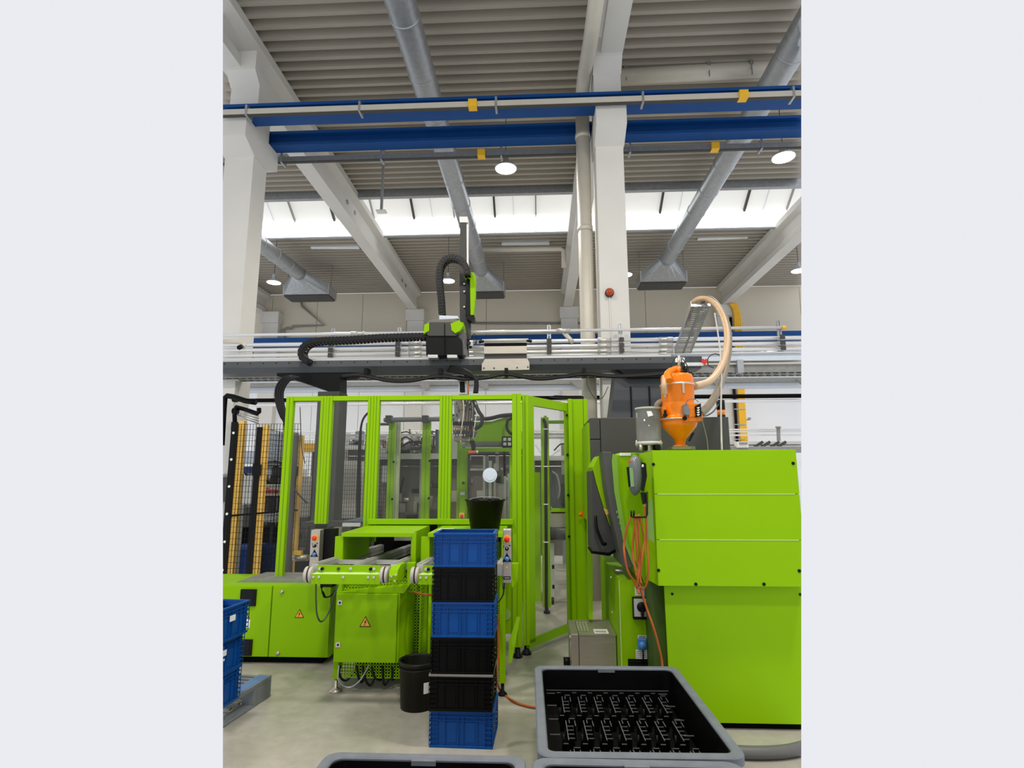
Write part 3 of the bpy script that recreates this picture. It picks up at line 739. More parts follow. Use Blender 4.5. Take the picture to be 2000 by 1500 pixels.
# right side panel below the sill, beside the corner post
B().box(-.40, -.251, FY+.02, FY+.04, .2, 1.0).build('kick_panel', GREEN2, t)
B().box(-.36, -.255, FY+.02, FY+.05, .98, 1.165).build('kick_panel', GREEN2, t)
B().disc((-.315, FY+.02, .365), .05, .006, 28).build('pale_disc', mat('disc_green', (150, 190, 90), .5), t)  # round pale green disc on the kick panel
# angled door frame between corner post and the big right post
A_, C_ = Vector((-.1, FY+.08, 0)), Vector((.335, 6.0, 0)); dd = (C_-A_).normalized(); nn = Vector((dd.y, -dd.x, 0))
def angled(s0, s1, z0, z1, th=.04):
    p, q = A_+dd*s0, A_+dd*s1
    return B().prism([(p.x, p.y, z0), (q.x, q.y, z0), (q.x, q.y, z1), (p.x, p.y, z1)], nn*-th)
LN = (C_-A_).length
dr = angled(0, .1, .1, ZT).build('door_stile', GREEN, t)
angled(LN-.05, LN, .1, ZT).build('door_stile', GREEN, t)
angled(.1, LN-.05, ZT-.09, ZT).build('door_rail', GREEN, t)
angled(0, LN, .06, .13).build('door_rail', GREEN, t)
angled(.1, LN-.05, .13, ZT-.09, .006).build('door_pane', GLASS, t)
for k in range(4): 
    c = A_+dd*(LN-.055)+nn*.004; B().disc((c.x, c.y, 2.25-k*.42), .014, .012, 8).build('pane_clip', BLACK, t)
# big right post
B().box(.322, .365, 5.96, 6.02, .045, 2.43).build('corner_post', GREEN, t, bevel=.003)
B().box(.366, .485, 5.99, 6.03, .045, 2.43).build('wide_panel', GREEN, t, bevel=.003)
B().box(.489, .532, 5.98, 6.04, .045, 2.43).build('outer_post', GREEN, t, bevel=.003)
p = at(1143, 1004, 5.95)
o = B().box(p.x-.01, p.x+.045, 5.86, 5.97, p.z-.04, p.z+.04).build('interlock_switch', BLACK, t); B().box(p.x-.035, p.x-.01, 5.87, 5.96, p.z-.035, p.z+.035).build('interlock_actuator', ORG, t); B().cyl((p.x-.07, 5.9, p.z), (p.x-.035, 5.9, p.z), .02, n=10).build('interlock_knob', ORG, t)
# horizontal black cable end near the door top
one('rail_end', poly(B(), [(1074, 774), (1085, 772), (1140, 774), (1140, 780), (1120, 780)], 6.6, .1), BLACK, 'black flat rail end seen just above the angled door', 'rail')
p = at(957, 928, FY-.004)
B().disc((p.x, p.y, p.z), .068, .008, 36).disc((p.x, p.y-.008, p.z), .05, .004, 36).build('white_disc', mat('milky_white', (214, 222, 236), .45), t, 'round white disc on the clear pane')  # round milky white disc on the pane

# rear side of the cell: inner posts, pipe, second doorway
t = thing('rear_guard', 'inner rear row of lime guard posts topped by a grey pipe', 'machine guard', (-1.6, 7.6, 0))
for px0, px1, yt in ((757, 769, 824), (823.5, 839.5, 822)):
    a, b_, z = at(px0, 900, 7.6).x, at(px1, 900, 7.6).x, at(px0, yt, 7.6).z
    post(a, b_, 7.6, .1, z, t)
    for k in range(3): B().disc((b_-.002, 7.6, z-.55-.5*k), .016, .01, 8).build('clip', BLACK, t)
a, b_, z = at(712, 900, 7.3).x, at(721, 900, 7.3).x, at(712, 826, 7.3).z
post(a, b_, 7.3, .1, z, t)
a, b_, z = at(770, 900, 8.6).x, at(783, 900, 8.6).x, at(770, 824, 8.6).z
post(a, b_, 8.5, .1, z, t, m=mat('pale_post', (186, 196, 160), .6))
p, q = at(750, 820, 7.55), at(940, 817, 7.55); B().tube([p, p+Vector((.05, 0, 0)), q], [.03, .034, .034], 12).build('top_pipe', mat('pipe_grey', (110, 114, 118), .5), t)
B().cyl(at(735, 828.5, 7.9), at(760, 828.5, 7.9), .02, n=10).build('top_pipe', DGREY, t)
for px in (760, 831): c = at(px, 819, 7.55); B().box(c.x-.04, c.x+.04, 7.5, 7.6, c.z-.045, c.z+.05).build('pipe_clamp', DGREY, t)
b = B()
for k in range(4): hose(b, [at(724, 800, 7.1), at(707, 825, 7.1), at(701+k, 880, 7.1), at(698+k*1.5, 960, 7.1), at(697+k*1.4, 1040, 7.1)], .014, 8)
b.build('black_cables', RUBBER, t)
# inner right post with cable, cross bar
t = thing('inner_post', 'lime inner post with a black cable tied along it, seen through the angled door', 'post', (.1, 6.95, 0))
a, b_ = at(1058, 1000, 6.9).x, at(1074, 1000, 6.9).x
post(a, b_, 6.95, .07, at(1060, 815, 6.95).z, t, grooves=0)
B().lathe(((a+b_)/2, 6.98, 0), [(0, 0), (.04, 0), (.04, .02), (.02, .04), (.02, .08), (0, .08)], 12).build('foot', RUBBER, t)
B().tube(spline([at(1061, 818, 6.9), at(1066, 836, 6.9), at(1066, 900, 6.9), at(1067, 1100, 6.9), at(1067, 1190, 6.9)], 5), .02, 8).build('cable', RUBBER, t)
for y in (838, 911, 985, 1059): c = at(1066, y, 6.88); B().box(c.x-.028, c.x+.028, 6.875, 6.93, c.z-.006, c.z+.006).build('cable_tie', WHITE, t)
x0, x1, za, zb = pr(1068, 821, 1112, 827, 7.1); B().box(x0, x1, 7.1, 7.15, za, zb).build('cross_bar', GREEN, t)
x0, x1, za, zb = pr(1062, 812, 1068, 840, 7.15); B().box(x0, x1, 7.15, 7.2, za, zb).build('upper_stub', GREEN, t)

# green machine seen through the right-hand pane
t = thing('rear_machine', 'second lime machine housing with a doorway, seen through the clear panes', 'machine', (-.7, 7.4, 0))
poly(B(), [(915, 830), (925, 824), (960, 823), (986, 815), (1010, 815), (1010, 868), (912, 868)], 7.9, .8).build('sloping_hood', GREEN, t)
pbox(B(), 894, 868, 1010, 873, 7.88, .1).build('tray_edge', GALVD, t)
for k in range(26): x = 929+k*2; b = B(); pbox(b, x, 862, x+1.1, 871, 7.82, .03); b.build('louvre', PALM, t)
pbox(B(), 980, 852, 1000, 874, 7.7, .1).build('valve_unit', BLACK, t, bevel=.01)
for k in range(4): b = B(); pbox(b, 983+k % 2*9, 855+k//2*9, 989+k % 2*9, 861+k//2*9, 7.66, .05); b.build('valve_cap', ALU, t)
pbox(B(), 894, 875, 1010, 882, 7.5, .1).build('lintel', GREEN, t)
pbox(B(), 898, 882, 912, 1040, 7.5, .1).build('left_jamb', GREEN, t)
pbox(B(), 892, 862, 898, 1040, 7.55, .1).build('left_outer_post', GREEN, t)
pbox(B(), 995, 882, 1003, 1040, 7.5, .1).build('right_jamb', GREEN, t)
pbox(B(), 913, 884, 917, 1030, 7.45, .05).build('black_seal', DGREY, t)
pbox(B(), 916, 886, 996, 889, 7.48, .05).build('door_track', BLACK, t)
pbox(B(), 899, 961, 908, 967, 7.49, .02).build('type_label', WHITE, t)
pbox(B(), 897, 1002, 907, 1012, 7.46, .04).build('switch_box', YEL, t); B().disc(at(902, 1008, 7.46), .02, .03, 12).build('red_knob', RED, t)
B().disc(at(905, 943, 7.5), .018, .02, 12).build('lock', DGREY, t)
b = B(); hose(b, [at(x, y, 7.85) for x, y in ((862, 815), (900, 812), (920, 815), (950, 818), (980, 812), (1005, 810))], .03, 8); b.build('draped_cable', RUBBER, t)
b = B(); hose(b, [at(x, y, 7.8) for x, y in ((1004, 815), (993, 820), (990, 832), (993, 842), (1004, 850))], .022, 8); b.build('hose_loop', RUBBER, t)

# aluminium profile frames behind the doorway
t = thing('profile_frame', 'tall aluminium profile frame standing behind the inner doorway', 'frame', at(960, 1030, 8.2))
for x0, x1, y0, m_ in ((943, 948, 889, ALU), (949, 953, 889, GALVD), (954, 960, 900, ALU), (964, 968, 905, STEEL), (984, 989, 930, ALU), (991, 996, 925, ALU)):
    b = B(); pbox(b, x0, y0, x1, 1040, 8.2, .08); b.build('profile', m_, t)
b = B(); pbox(b, 917, 915, 945, 919, 8.3, .06); b.build('cross_profile', ALU, t)
b = B(); pbox(b, 969, 945, 985, 1040, 8.35, .05); b.build('sheet_panel', STEEL, t)
b = B(); pbox(b, 968, 920, 982, 943, 8.3, .1); b.build('gearbox', mat('gearbox_green', (110, 128, 84), .5), t)
b = B(); pbox(b, 970, 930, 978, 944, 8.2, .08); b.build('sensor', BLACK, t)

# inside the cell behind the angled door: green box, outfeed belt on an aluminium stand
x0, x1, za, zb = pr(1041, 920, 1056, 1195, 7.6)
one('green_cabinet', B().box(x0-.25, x1, 7.6, 8.2, 0, 1.66), GREEN2, 'lime cabinet deep inside the cell beside the inner post', 'cabinet')
t = thing('belt_conveyor', 'belt conveyor end on an aluminium stand inside the cell, seen through the angled door', 'conveyor', (.35, 7.3, 0))
x0, x1, za, zb = pr(1074, 1032, 1112, 1056, 7.3); r_ = (zb-za)/2
B().cyl((x0, 7.35, za+r_), (x1+.15, 7.35, za+r_), r_, n=20).build('belt_roller', mat('belt_dark', (70, 70, 70), .45), t)
B().box(x0+.03, x1+.15, 7.35, 9.2, za, zb-.01).build('belt', mat('belt_dark', (70, 70, 70), .45), t)
B().box(x0-.02, x0, 7.25, 9.2, za-.03, zb+.03).build('side_plate', GALVD, t)
px = at(1078, 1100, 7.4).x; pz = at(1078, 1060, 7.4).z
B().box(px-.02, px+.03, 7.4, 7.46, .1, pz).build('leg', ALU, t)
for y in (1108, 1147): z = at(1090, y, 7.4).z; B().box(px, px+.3, 7.4, 7.46, z-.02, z+.03).build('cross_rail', ALU, t)
B().lathe((px+.005, 7.43, .05), [(.03, -.015), (.045, -.015), (.045, .015), (.03, .015)], 16, 'x').build('castor_wheel', RUBBER, t)
B().box(px-.01, px+.02, 7.41, 7.45, .05, .12).build('castor_fork', GALVD, t)
x0, x1, za, zb = pr(1074, 1000, 1114, 1030, 7.5)
one('sheet_hood', B().box(x0, x1+.05, 7.5, 7.9, za, zb), STEEL, 'pale sheet-metal hood above the inner belt conveyor', 'cover')
x0, x1, za, zb = pr(1078, 927, 1112, 992, 7.7)
t = thing('drive_unit', 'dark drive unit with a curved grey hose, seen through the angled door', 'machine', ((x0+x1)/2, 7.7, za))
B().box(x0, x1+.1, 7.7, 8.1, za, zb).build('housing', mat('drive_grey', (92, 94, 96), .5), t)
B().box(x0+.12, x1+.1, 7.66, 7.7, za+.05, zb-.12).build('front_plate', DGREY, t)
b = B(); hose(b, [at(1078, 921, 7.6), at(1088, 930, 7.6), at(1093, 955, 7.6), at(1090, 975, 7.6)], .014, 8); b.build('hose', GALVD, t)
B().box(x0-.02, x1+.1, 7.5, 8.1, za-.06, za).build('green_rail', GREEN, t)

# ---- equipment behind the panes: three assembly lines with individual fittings
def line(name, label, x0, x1, Y, ztop, seed, dens, tones):
    rnd = random.Random(seed)
    t = thing(name, label, 'machine', ((x0+x1)/2, Y, 0))
    B().box(x0, x1, Y, Y+.7, ztop-.09, ztop).build('table_rail', ALU, t)
    B().box(x0, x1, Y+.05, Y+.7, ztop-.18, ztop-.1).build('under_rail', DGREY, t)
    n = int((x1-x0)/.55)
    for k in range(n+1):
        x = x0+(x1-x0)*k/n; B().box(x-.03, x+.03, Y+.02, Y+.08, 0, ztop-.09).build('leg', GALVD, t)
    B().box(x0, x1, Y+.35, Y+.4, .1, ztop-.2).build('rear_panel', mat('machine_warm_grey', (128, 122, 114), .6), t)  # one even warm grey sheet behind the modules
    for k in range(dens):
        x = rnd.uniform(x0, x1-.05); w_ = rnd.uniform(.03, .16); h_ = rnd.uniform(.05, .3)
        up_ = rnd.random() < .55; z = ztop if up_ else rnd.uniform(.25, ztop-.45)
        m_ = tones[rnd.randrange(len(tones))]; y = Y+rnd.uniform(.0, .25)
        if rnd.random() < .3: B().cyl((x, y, z+.04), (x+w_*1.6, y, z+.04), .035, n=10).build('cylinder', m_, t)
        elif rnd.random() < .3: B().bar((x, y, z), (x+rnd.uniform(-.2, .2), y, z+h_*1.2), .03, .03).build('strut', m_, t)
        else: B().box(x, x+w_, y, y+.1, z, z+h_).build('module', m_, t)
    for k in range(4):
        b = B(); x = rnd.uniform(x0, x1-.5); hose(b, [(x, Y, ztop+.1), (x+.15, Y-.03, ztop+rnd.uniform(.15, .3)), (x+.35, Y, ztop+rnd.uniform(.1, .25)), (x+.5, Y, ztop+.03)], .014, 6); b.build('hose', RUBBER, t)
    return t
TN = [ALU, GALVD, DGREY, BLACK, GB2, GB, STEEL, PALM]
line('assembly_line', 'grey aluminium assembly line behind the two middle panes', -2.55, -1.15, 8.8, 1.97, 3, 150, TN)
line('assembly_line', 'farther grey assembly line showing above and behind the nearer one', -4.2, -.2, 10.4, 2.2, 5, 110, TN)
line('assembly_line', 'assembly line with dark modules behind the black wire mesh at the left', -6.4, -3.3, 9.66, 1.5, 9, 90, TN+[WHITE, PALE, WHITE, ALU])
line('assembly_line', 'pale distant line far behind the angled door at the right', -.1, 1.6, 10.8, 2.0, 12, 24, [ALU, GALVD, PALE, STEEL])
for i, (y, lab) in enumerate(((850, 'upper'), (856, 'lower'))):
    z = at(800, y, 9.8).z
    one('guide_rail', B().box(-4, .6, 9.8, 9.86, z-.02, z+.02).box(-3.05, -3.0, 9.8, 9.86, 0, z-.02).box(-.62, -.58, 9.8, 9.86, 0, z-.02), GALV, lab+' bright guide rail running behind the panes', 'rail')
x0, x1, za, zb = pr(803, 871, 822, 880, 8.5)
one('servo_drive', B().cyl((x0, 8.5, (za+zb)/2), (x1, 8.5, (za+zb)/2), (zb-za)/2, n=16), DGREY, 'horizontal dark cylinder drive between the two rear posts', 'motor')
x0, x1, za, zb = pr(850, 839, 855, 885, 8.5)
one('stop_block', B().box(x0, x1, 8.5, 8.6, za, zb), mat('slate', (92, 102, 116), .5), 'upright slate-blue stop left of the gripper pane', 'block')

# ================================================================== OUTFEED TUNNELS, CONVEYORS, CABINET
def tunnel(name, x0, x1, label):
    t = thing(name, label, 'machine hood', ((x0+x1)/2, 4.9, .9))
    y0, y1, z0, z1 = 4.58, 5.3, .905, 1.155
    B().box(x0, x1, y0, y1, z1-.012, z1).build('top_sheet', GREEN, t)
    B().box(x0, x1, y0-.012, y0, z1-.03, z1).build('front_lip', GREEN, t)
    B().box(x0, x0+.012, y0, y1, z0, z1-.012).build('side_sheet', GREEN, t)
    B().box(x1-.012, x1, y0, y1, z0-.03, z1-.012).build('side_sheet', GREEN, t)
    B().box(x0-.055, x0, y0, y0+.03, z0-.03, z1-.03).build('front_flange', GREEN, t)
    B().box(x1, x1+.03, y0-.01, y0+.03, z0-.03, z1-.0).build('front_flange', GREEN, t)
    return t
tunnel('outfeed_hood', -1.60, -1.02, 'lime sheet-metal tunnel hood over the left outfeed conveyor')
tunnel('outfeed_hood', -.895, -.29, 'lime sheet-metal tunnel hood behind the crate stack, black bucket on top')
# inner black comb seen in the left tunnel
t = thing('guide_comb', 'dark grey toothed guide strip at the back of the left tunnel', 'guide', at(790, 1062, 5.9))
pbox(B(), 770, 1048, 815, 1056, 5.9, .05).build('strip', GALVD, t)
for k in range(8): b = B(); pbox(b, 771+k*5.6, 1044.5, 774+k*5.6, 1048, 5.9, .05); b.build('tooth', GALVD, t)
one('rear_carriage_box', B().box(-1.75, -.3, 6.0, 6.1, .35, 1.12), BLACKM, 'black machine body closing the back of the tunnels', 'machine')

def conveyor(x0, label, yr=5.9):
    """front at Y 4.1, belts sloping slightly down to the rear"""
    t = thing('outfeed_conveyor', label, 'conveyor', (x0+.33, 4.6, .85), group='outfeed conveyors')
    W = .70; yf = 4.1; zf, zr = .975, .975-.07*(yr-4.1)/1.8
    for k, xx in enumerate((x0+.05, x0+.36, x0+.63)):
        b = B().bar((xx, yf+.04, zf-.035), (xx, yr, zr-.035), .045, .075); o = b.build('profile_rail', ALU, t)
        B().bar((xx-.01, yf+.05, zf+.004), (xx-.01, yr, zr+.004), .03, .006).build('belt', BELT, o)
        for s_ in (-.024, .022): B().bar((xx+s_, yf+.06, zf-.04), (xx+s_, yr, zr-.04), .003, .012).build('profile_slot', GALVD, o)
    for xx in (x0+.0, x0+.55):
        c = (xx, yf, .91); o = B().lathe(c, [(.0, 0), (.05, 0), (.056, .006), (.056, .026), (.046, .028), (.046, .034), (.056, .036), (.056, .052), (.046, .056), (0, .06)], 28, 'x').build('pulley', ROLL, t)
        B().lathe((xx, yf, .91), [(.0565, .026), (.047, .028), (.047, .034), (.0565, .036)], 28, 'x').build('groove', DGREY, o)
    B().box(x0+.055, x0+.555, yf-.035, yf-.03+.012, .85, .918).build('front_plate', GREEN, t, bevel=.002)
    B().box(x0+.08, x0+.545, yf+.0, yf+.012, .925, .975).build('upper_plate', GREEN, t, bevel=.002)
    B().prism([(x0+.055, yf-.03, .918), (x0+.555, yf-.03, .918), (x0+.545, yf+.005, .928), (x0+.08, yf+.005, .928)], (0, 0, -.004)).build('folded_edge', mat('lime_edge', (196, 222, 140), .4), t)
    for px_, z, m_ in ((.075, .9, ALU), (.115, .9, ALU), (.29, .9, ALU), (.47, .9, ALU), (.51, .9, ALU)):
        B().disc((x0+px_, yf-.036, z), .009, .008, 10).build('screw', m_, t)
    for px_, z, m_ in ((.105, .952, ALU), (.122, .95, BLACK), (.5, .952, ALU), (.475, .95, BLACK), (.24, .95, DGREY), (.33, .953, ALU)):
        B().disc((x0+px_, yf-.001, z), .011, .014 if m_ is BLACK else .008, 10).build('screw', m_, t)
    if yr > 5.5:
      b = B(); P = [(yf-.05, .85+.03), (yf-.06, .915), (yf-.04, .95), (yf+.05, .975), (yf+.2, .968), (yf+.2, .875), (yf+.05, .86)]
      b.prism([(x0+.622, y, z) for y, z in P], (.06, 0, 0)); b.build('end_plate', GREEN, t)
    for y, z in ((yf-.02, .92), (yf-.02, .89)): pass
    for dz, dx in ((.93, .64), (.9, .665), (.94, .672)) if yr > 5.5 else (): B().disc((x0+dx, yf-.052, dz-.02), .007, .008, 8).build('screw', ALU, t)
    B().box(x0+.05, x0+.63, yf+.1, yf+.14, .925, .955).build('cross_tie', ALU, t)
    B().box(x0+.05, x0+.63, yf+.45, yf+.49, .915, .945).build('cross_tie', ALU, t)
    # hanging bracket at right
    B().prism([(x0+.7, yf+.15, .97), (x0+.76, yf+.15, .97), (x0+.75, yf+.15, .84), (x0+.71, yf+.15, .8)], (0, .05, 0)).build('hanger_plate', GREEN, t)
    return t
conveyor(-1.685, 'left outfeed conveyor with lime end plate, above the cabinet with the warning triangle')
conveyor(-.915, 'right outfeed conveyor, mostly hidden behind the crate stack', 5.28)

t = thing('machine_stand', 'lime machine stand with perforated mesh sides under the left conveyor', 'stand', (-1.25, 4.6, 0))
B().box(-1.575, -1.535, 4.45, 4.49, .09, .86).build('post', GREEN2, t)
B().box(-.955, -.90, 4.6, 4.66, .09, .86).build('post', GREEN2, t)
def mesh_panel(x0, x1, y, z0, z1, parent, p=.03, m=GREEN2, axis='x'):
    b = B(); n = int((x1-x0)/p); k2 = int((z1-z0)/p)
    def bx(a0, a1, c0, c1):
        if axis == 'x': b.box(a0, a1, y, y+.003, c0, c1)
        else: b.box(y, y+.003, a0, a1, c0, c1)
    for i in range(n+1): bx(x0+i*p-.004, x0+i*p+.004, z0, z1)
    for j in range(k2+1): bx(x0, x1, z0+j*p-.004, z0+j*p+.004)
    return b.build('perforated_panel', m, parent, kind='stuff')
mesh_panel(-1.535, -.96, 4.47, .1, .24, t, .022)
mesh_panel(-1.54, -.96, 4.5, .72, .86, t, .025)
mesh_panel(-1.0, -.955, 4.62, .1, .86, t, .022)
mesh_panel(4.5, 5.2, -.93, .1, .86, t, .03, axis='y')
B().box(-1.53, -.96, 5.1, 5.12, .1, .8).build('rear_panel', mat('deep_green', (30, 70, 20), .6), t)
for x, y in ((-1.555, 4.47), (-.93, 4.63)):
    B().lathe((x, y, 0), [(0, 0), (.05, 0), (.052, .008), (.03, .022), (.014, .03), (.014, .1), (0, .1)], 18).build('levelling_foot', STEEL, t)
b = B()
for k in range(7):
    x = -1.5+k*.07; hose(b, [(x, 4.52, .26), (x+random.uniform(-.05, .05), 4.46, .14), (x+random.uniform(0, .08), 4.5, random.uniform(.03, .09)), (x+.12, 4.52, .2), (x+.1, 4.52, .27)], .009, 6)
b.build('loose_cables', RUBBER, t, kind='stuff')
b = B(); hose(b, [(-1.52, 4.42, .2), (-1.51, 4.4, .1), (-1.44, 4.42, .045), (-1.36, 4.44, .09), (-1.3, 4.48, .2)], .006, 6); b.build('grey_cable', GALV, t)
B().box(-1.5, -.97, 4.75, 5.1, .02, .1).build('dark_base', BLACKM, t)
# electrical cabinet on it
def tri(cx, y, cz, s_, parent):
    h = s_*.88; P = [(cx-s_/2, cz-h/2), (cx+s_/2, cz-h/2), (cx, cz+h/2)]
    o = B().prism([(a, y-.002, b_) for a, b_ in P], (0, .002, 0)).build('warning_sign', BLACK, parent, 'black-edged orange triangle with a lightning bolt')
    P = [(cx+(a-cx)*.8, cz+(b_-cz)*.8-s_*.02) for a, b_ in P]
    B().prism([(a, y-.0035, b_) for a, b_ in P], (0, .0015, 0)).build('sign_face', mat('sign_orange', (246, 168, 48), .5), o)
    k = s_*.3; L = [(.12, .75), (-.38, -.15), (.0, -.05), (-.22, -.75), (.38, .12), (.02, .03), (.3, .72)]
    B().prism([(cx+a*k, y-.005, cz-s_*.06+b_*k*.9) for a, b_ in L], (0, .0015, 0)).build('lightning_bolt', BLACK, o)
    B().prism([(cx+a*k*.0-.02*s_ , y-.005, cz-s_*.06-k*.75) if False else (cx-.22*k+a*k, y-.0052, cz-s_*.06-k*.72+b_*k) for a, b_ in ((0, -.15), (.18, .12), (-.14, .14))], (0, .0015, 0)).build('arrow_head', BLACK, o)
t = thing('electrical_cabinet', 'lime electrical cabinet with an orange warning triangle, under the left conveyor', 'cabinet', (-1.3, 4.4, .22))
B().box(-1.565, -1.07, 4.42, 4.75, .222, .722).build('body', GREEN2, t, bevel=.004)
B().box(-1.56, -1.085, 4.4, 4.42, .225, .718).build('door', GREEN2, t, bevel=.005)
for z in (.655, .352):
    o = B().box(-1.543, -1.51, 4.392, 4.4, z-.017, z+.017).build('lock', ALU, t); B().disc((-1.526, 4.392, z), .008, .003, 12).build('keyhole', BLACK, o)
tri(-1.325, 4.4, .52, .088, t)
B().prism([(-1.565, 4.42, .722), (-1.04, 4.42, .722), (-1.0, 4.42, .78), (-1.0, 4.75, .80), (-1.565, 4.75, .80)][:4], (0, .01, 0)).build('top_flange', GREEN2, t)
B().prism([(-1.07, 4.43, .24), (-1.07, 4.43, .72), (-1.0, 4.6, .79), (-1.0, 4.6, .24)], (0, .01, 0)).build('side_sheet', GREEN2, t)

# low cabinet at the left
t = thing('low_cabinet', 'long low lime cabinet with two vents and a warning triangle, at the left', 'cabinet', (-2.35, 5.3, 0))
B().box(-3.2, -1.835, 5.07, 5.62, .055, .655).build('body', GREEN2, t, bevel=.004)
B().box(-2.86, -2.372, 5.05, 5.07, .06, .65).build('door', GREEN2, t, bevel=.004); B().box(-2.362, -1.84, 5.05, 5.07, .06, .65).build('door', GREEN2, t, bevel=.004)
B().box(-3.1, -1.9, 5.1, 5.55, 0, .055).build('plinth', BLACKM, t)
b = B(); P = [(-2.78, .655), (-2.66, .69), (-2.0, .69), (-1.93, .675), (-1.93, .655)]
b.prism([(x, 5.18, z) for x, z in P], (0, .34, 0)); b.build('grey_mat', GALVD, t)
for x0 in (-2.5, -2.2): B().bar((x0, 5.18, .692), (x0+.08, 5.5, .692), .012, .004).build('seam', ALU, t)
for (x0, y0, x1, y1) in ((469, 1151, 500, 1184), (463, 1249, 492, 1281)):
    a = pr(x0, y0, x1, y1, 5.04); o = B().box(a[0], a[1], 5.035, 5.05, a[2], a[3]).build('vent', BLACK, t, bevel=.003)
    for k in range(9): z = a[2]+.02+(a[3]-a[2]-.04)*k/8; B().box(a[0]+.02, a[1]-.02, 5.03, 5.035, z-.002, z+.003).build('vent_slat', CHAIN, o)
for px, py in ((551, 1156), (543, 1276)):
    c = at(px, py, 5.05); B().lathe((c.x, c.y, c.z), [(0, .016), (.012, .014), (.018, .004), (.018, 0)], 16, 'y').build('knob', STEEL, t)
c = at(585, 1198, 5.05); tri(c.x, 5.05, c.z, .082, t)
c = at(480, 1200, 5.05); tri(c.x, 5.05, c.z-.01, .085, t)
c = at(484, 1218, 5.05); B().box(c.x-.03, c.x+.02, 5.046, 5.05, c.z-.035, c.z+.035).build('paper_label', WHITE, t)

# control boxes
def control(px0, px1, y0, y1, Y, label, extra):
    x0, x1, za, zb = pr(px0, y0, px1, y1, Y)
    t = thing('control_box', label, 'control box', ((x0+x1)/2, Y, za), group='stainless push-button boxes')
    B().box(x0, x1, Y, Y+.09, za, zb).build('enclosure', STEEL, t, bevel=.004)
    cx = (x0+x1)/2; H = zb-za
    B().box(cx-.012, cx+.012, Y+.09, Y+.5, za+.1, za+.13).build('mounting_arm', GALVD, t)
    z = zb-.065; B().disc((cx, Y, z), .028, .004, 20).build('yellow_ring', YEL2, t)
    B().lathe((cx, Y-.004, z), [(0, .03), (.012, .03), (.02, .024), (.02, .012), (.01, .01), (.01, 0)], 18, 'y').build('emergency_stop', RED, t)
    z -= .065; B().lathe((cx, Y, z), [(0, .02), (.012, .02), (.013, 0)], 16, 'y').build('key_switch', BLACK, t)
    B().box(cx-.002, cx+.002, Y-.022, Y-.02, z, z+.011).build('switch_mark', WHITE, t)
    for k, (dx, dz) in enumerate(((-.022, .015), (.016, .022), (.024, .02))): B().box(cx+dx-.003, cx+dx+.003, Y-.002, Y, z+dz-.004, z+dz+.004).build('switch_legend', BLACK, t)
    z -= .062; B().prism([(cx-.033, Y-.003, z-.027), (cx+.033, Y-.003, z-.027), (cx, Y-.003, z+.033)], (0, .003, 0)).build('triangle_plate', BLACK, t)
    B().lathe((cx, Y-.003, z-.008), [(0, .014), (.014, .014), (.017, 0)], 18, 'y').build('blue_button', BLU2, t)
    z -= .062; B().prism([(cx-.008, Y-.001, z-.006), (cx+.008, Y-.001, z-.006), (cx, Y-.001, z+.009)], (0, .001, 0)).build('small_mark', YEL, t)
    if extra: B().box(cx-.025, cx+.025, Y-.002, Y, za+.025, za+.045).build('name_plate', BLACK, t); B().box(cx-.018, cx+.018, Y-.003, Y-.002, za+.031, za+.039).build('plate_text', GALV, t)
    return t
control(605, 623, 1035, 1126, 4.75, 'stainless push-button box left of the outfeed tunnel', False)
control(982, 998.5, 1034, 1139, 4.0, 'stainless push-button box right of the crate stack', True)
one('box_mount', B().box(-1.855, -1.76, 4.85, 4.95, .68, 1.16).box(-1.83, -1.79, 4.95, 5.32, 1.0, 1.04).box(-1.83, -1.79, 5.28, 5.32, .69, 1.04), BLACK, 'black mounting post behind the left push-button box', 'post')
b = B(); b.cyl(at(984, 1139, 4.05), at(984, 1150, 4.05), .01, n=8); hose(b, [at(984, 1148, 4.05), at(983, 1160, 4.1), at(978, 1170, 4.2), at(972, 1177, 4.3)], .006, 6)
one('box_cable', b, DGREY, 'grey cable hanging from the right push-button box', 'cable')
b = B(); hose(b, [at(617, 1140, 4.12), at(617, 1170, 4.12), at(619, 1200, 4.14), at(627, 1214, 4.2), at(640, 1200, 4.25), at(652, 1165, 4.3), at(660, 1142, 4.3)], .0065, 8)
one('hanging_cable', b, mat('cable_green_grey', (70, 84, 62), .5), 'dark cable hanging in a loop below the left conveyor', 'cable')
b = B(); hose(b, [at(628, 1141, 4.1), at(629, 1155, 4.1), at(634, 1166, 4.12), at(645, 1164, 4.15), at(654, 1153, 4.2)], .005, 8); b.cyl(at(628, 1141, 4.1), at(628, 1148, 4.1), .01, n=8); b.cyl(at(630, 1156, 4.1), at(634, 1166, 4.12), .009, n=8)
one('hanging_cable', b, BLACK, 'short black plug lead below the left conveyor', 'cable')
b = B(); hose(b, [at(785, 1148, 4.6), at(810, 1157, 4.5), at(830, 1161, 4.4), at(850, 1163, 4.4)], .008, 8)
one('air_hose', b, REDH, 'short length of red-brown air hose left of the crate stack', 'hose')

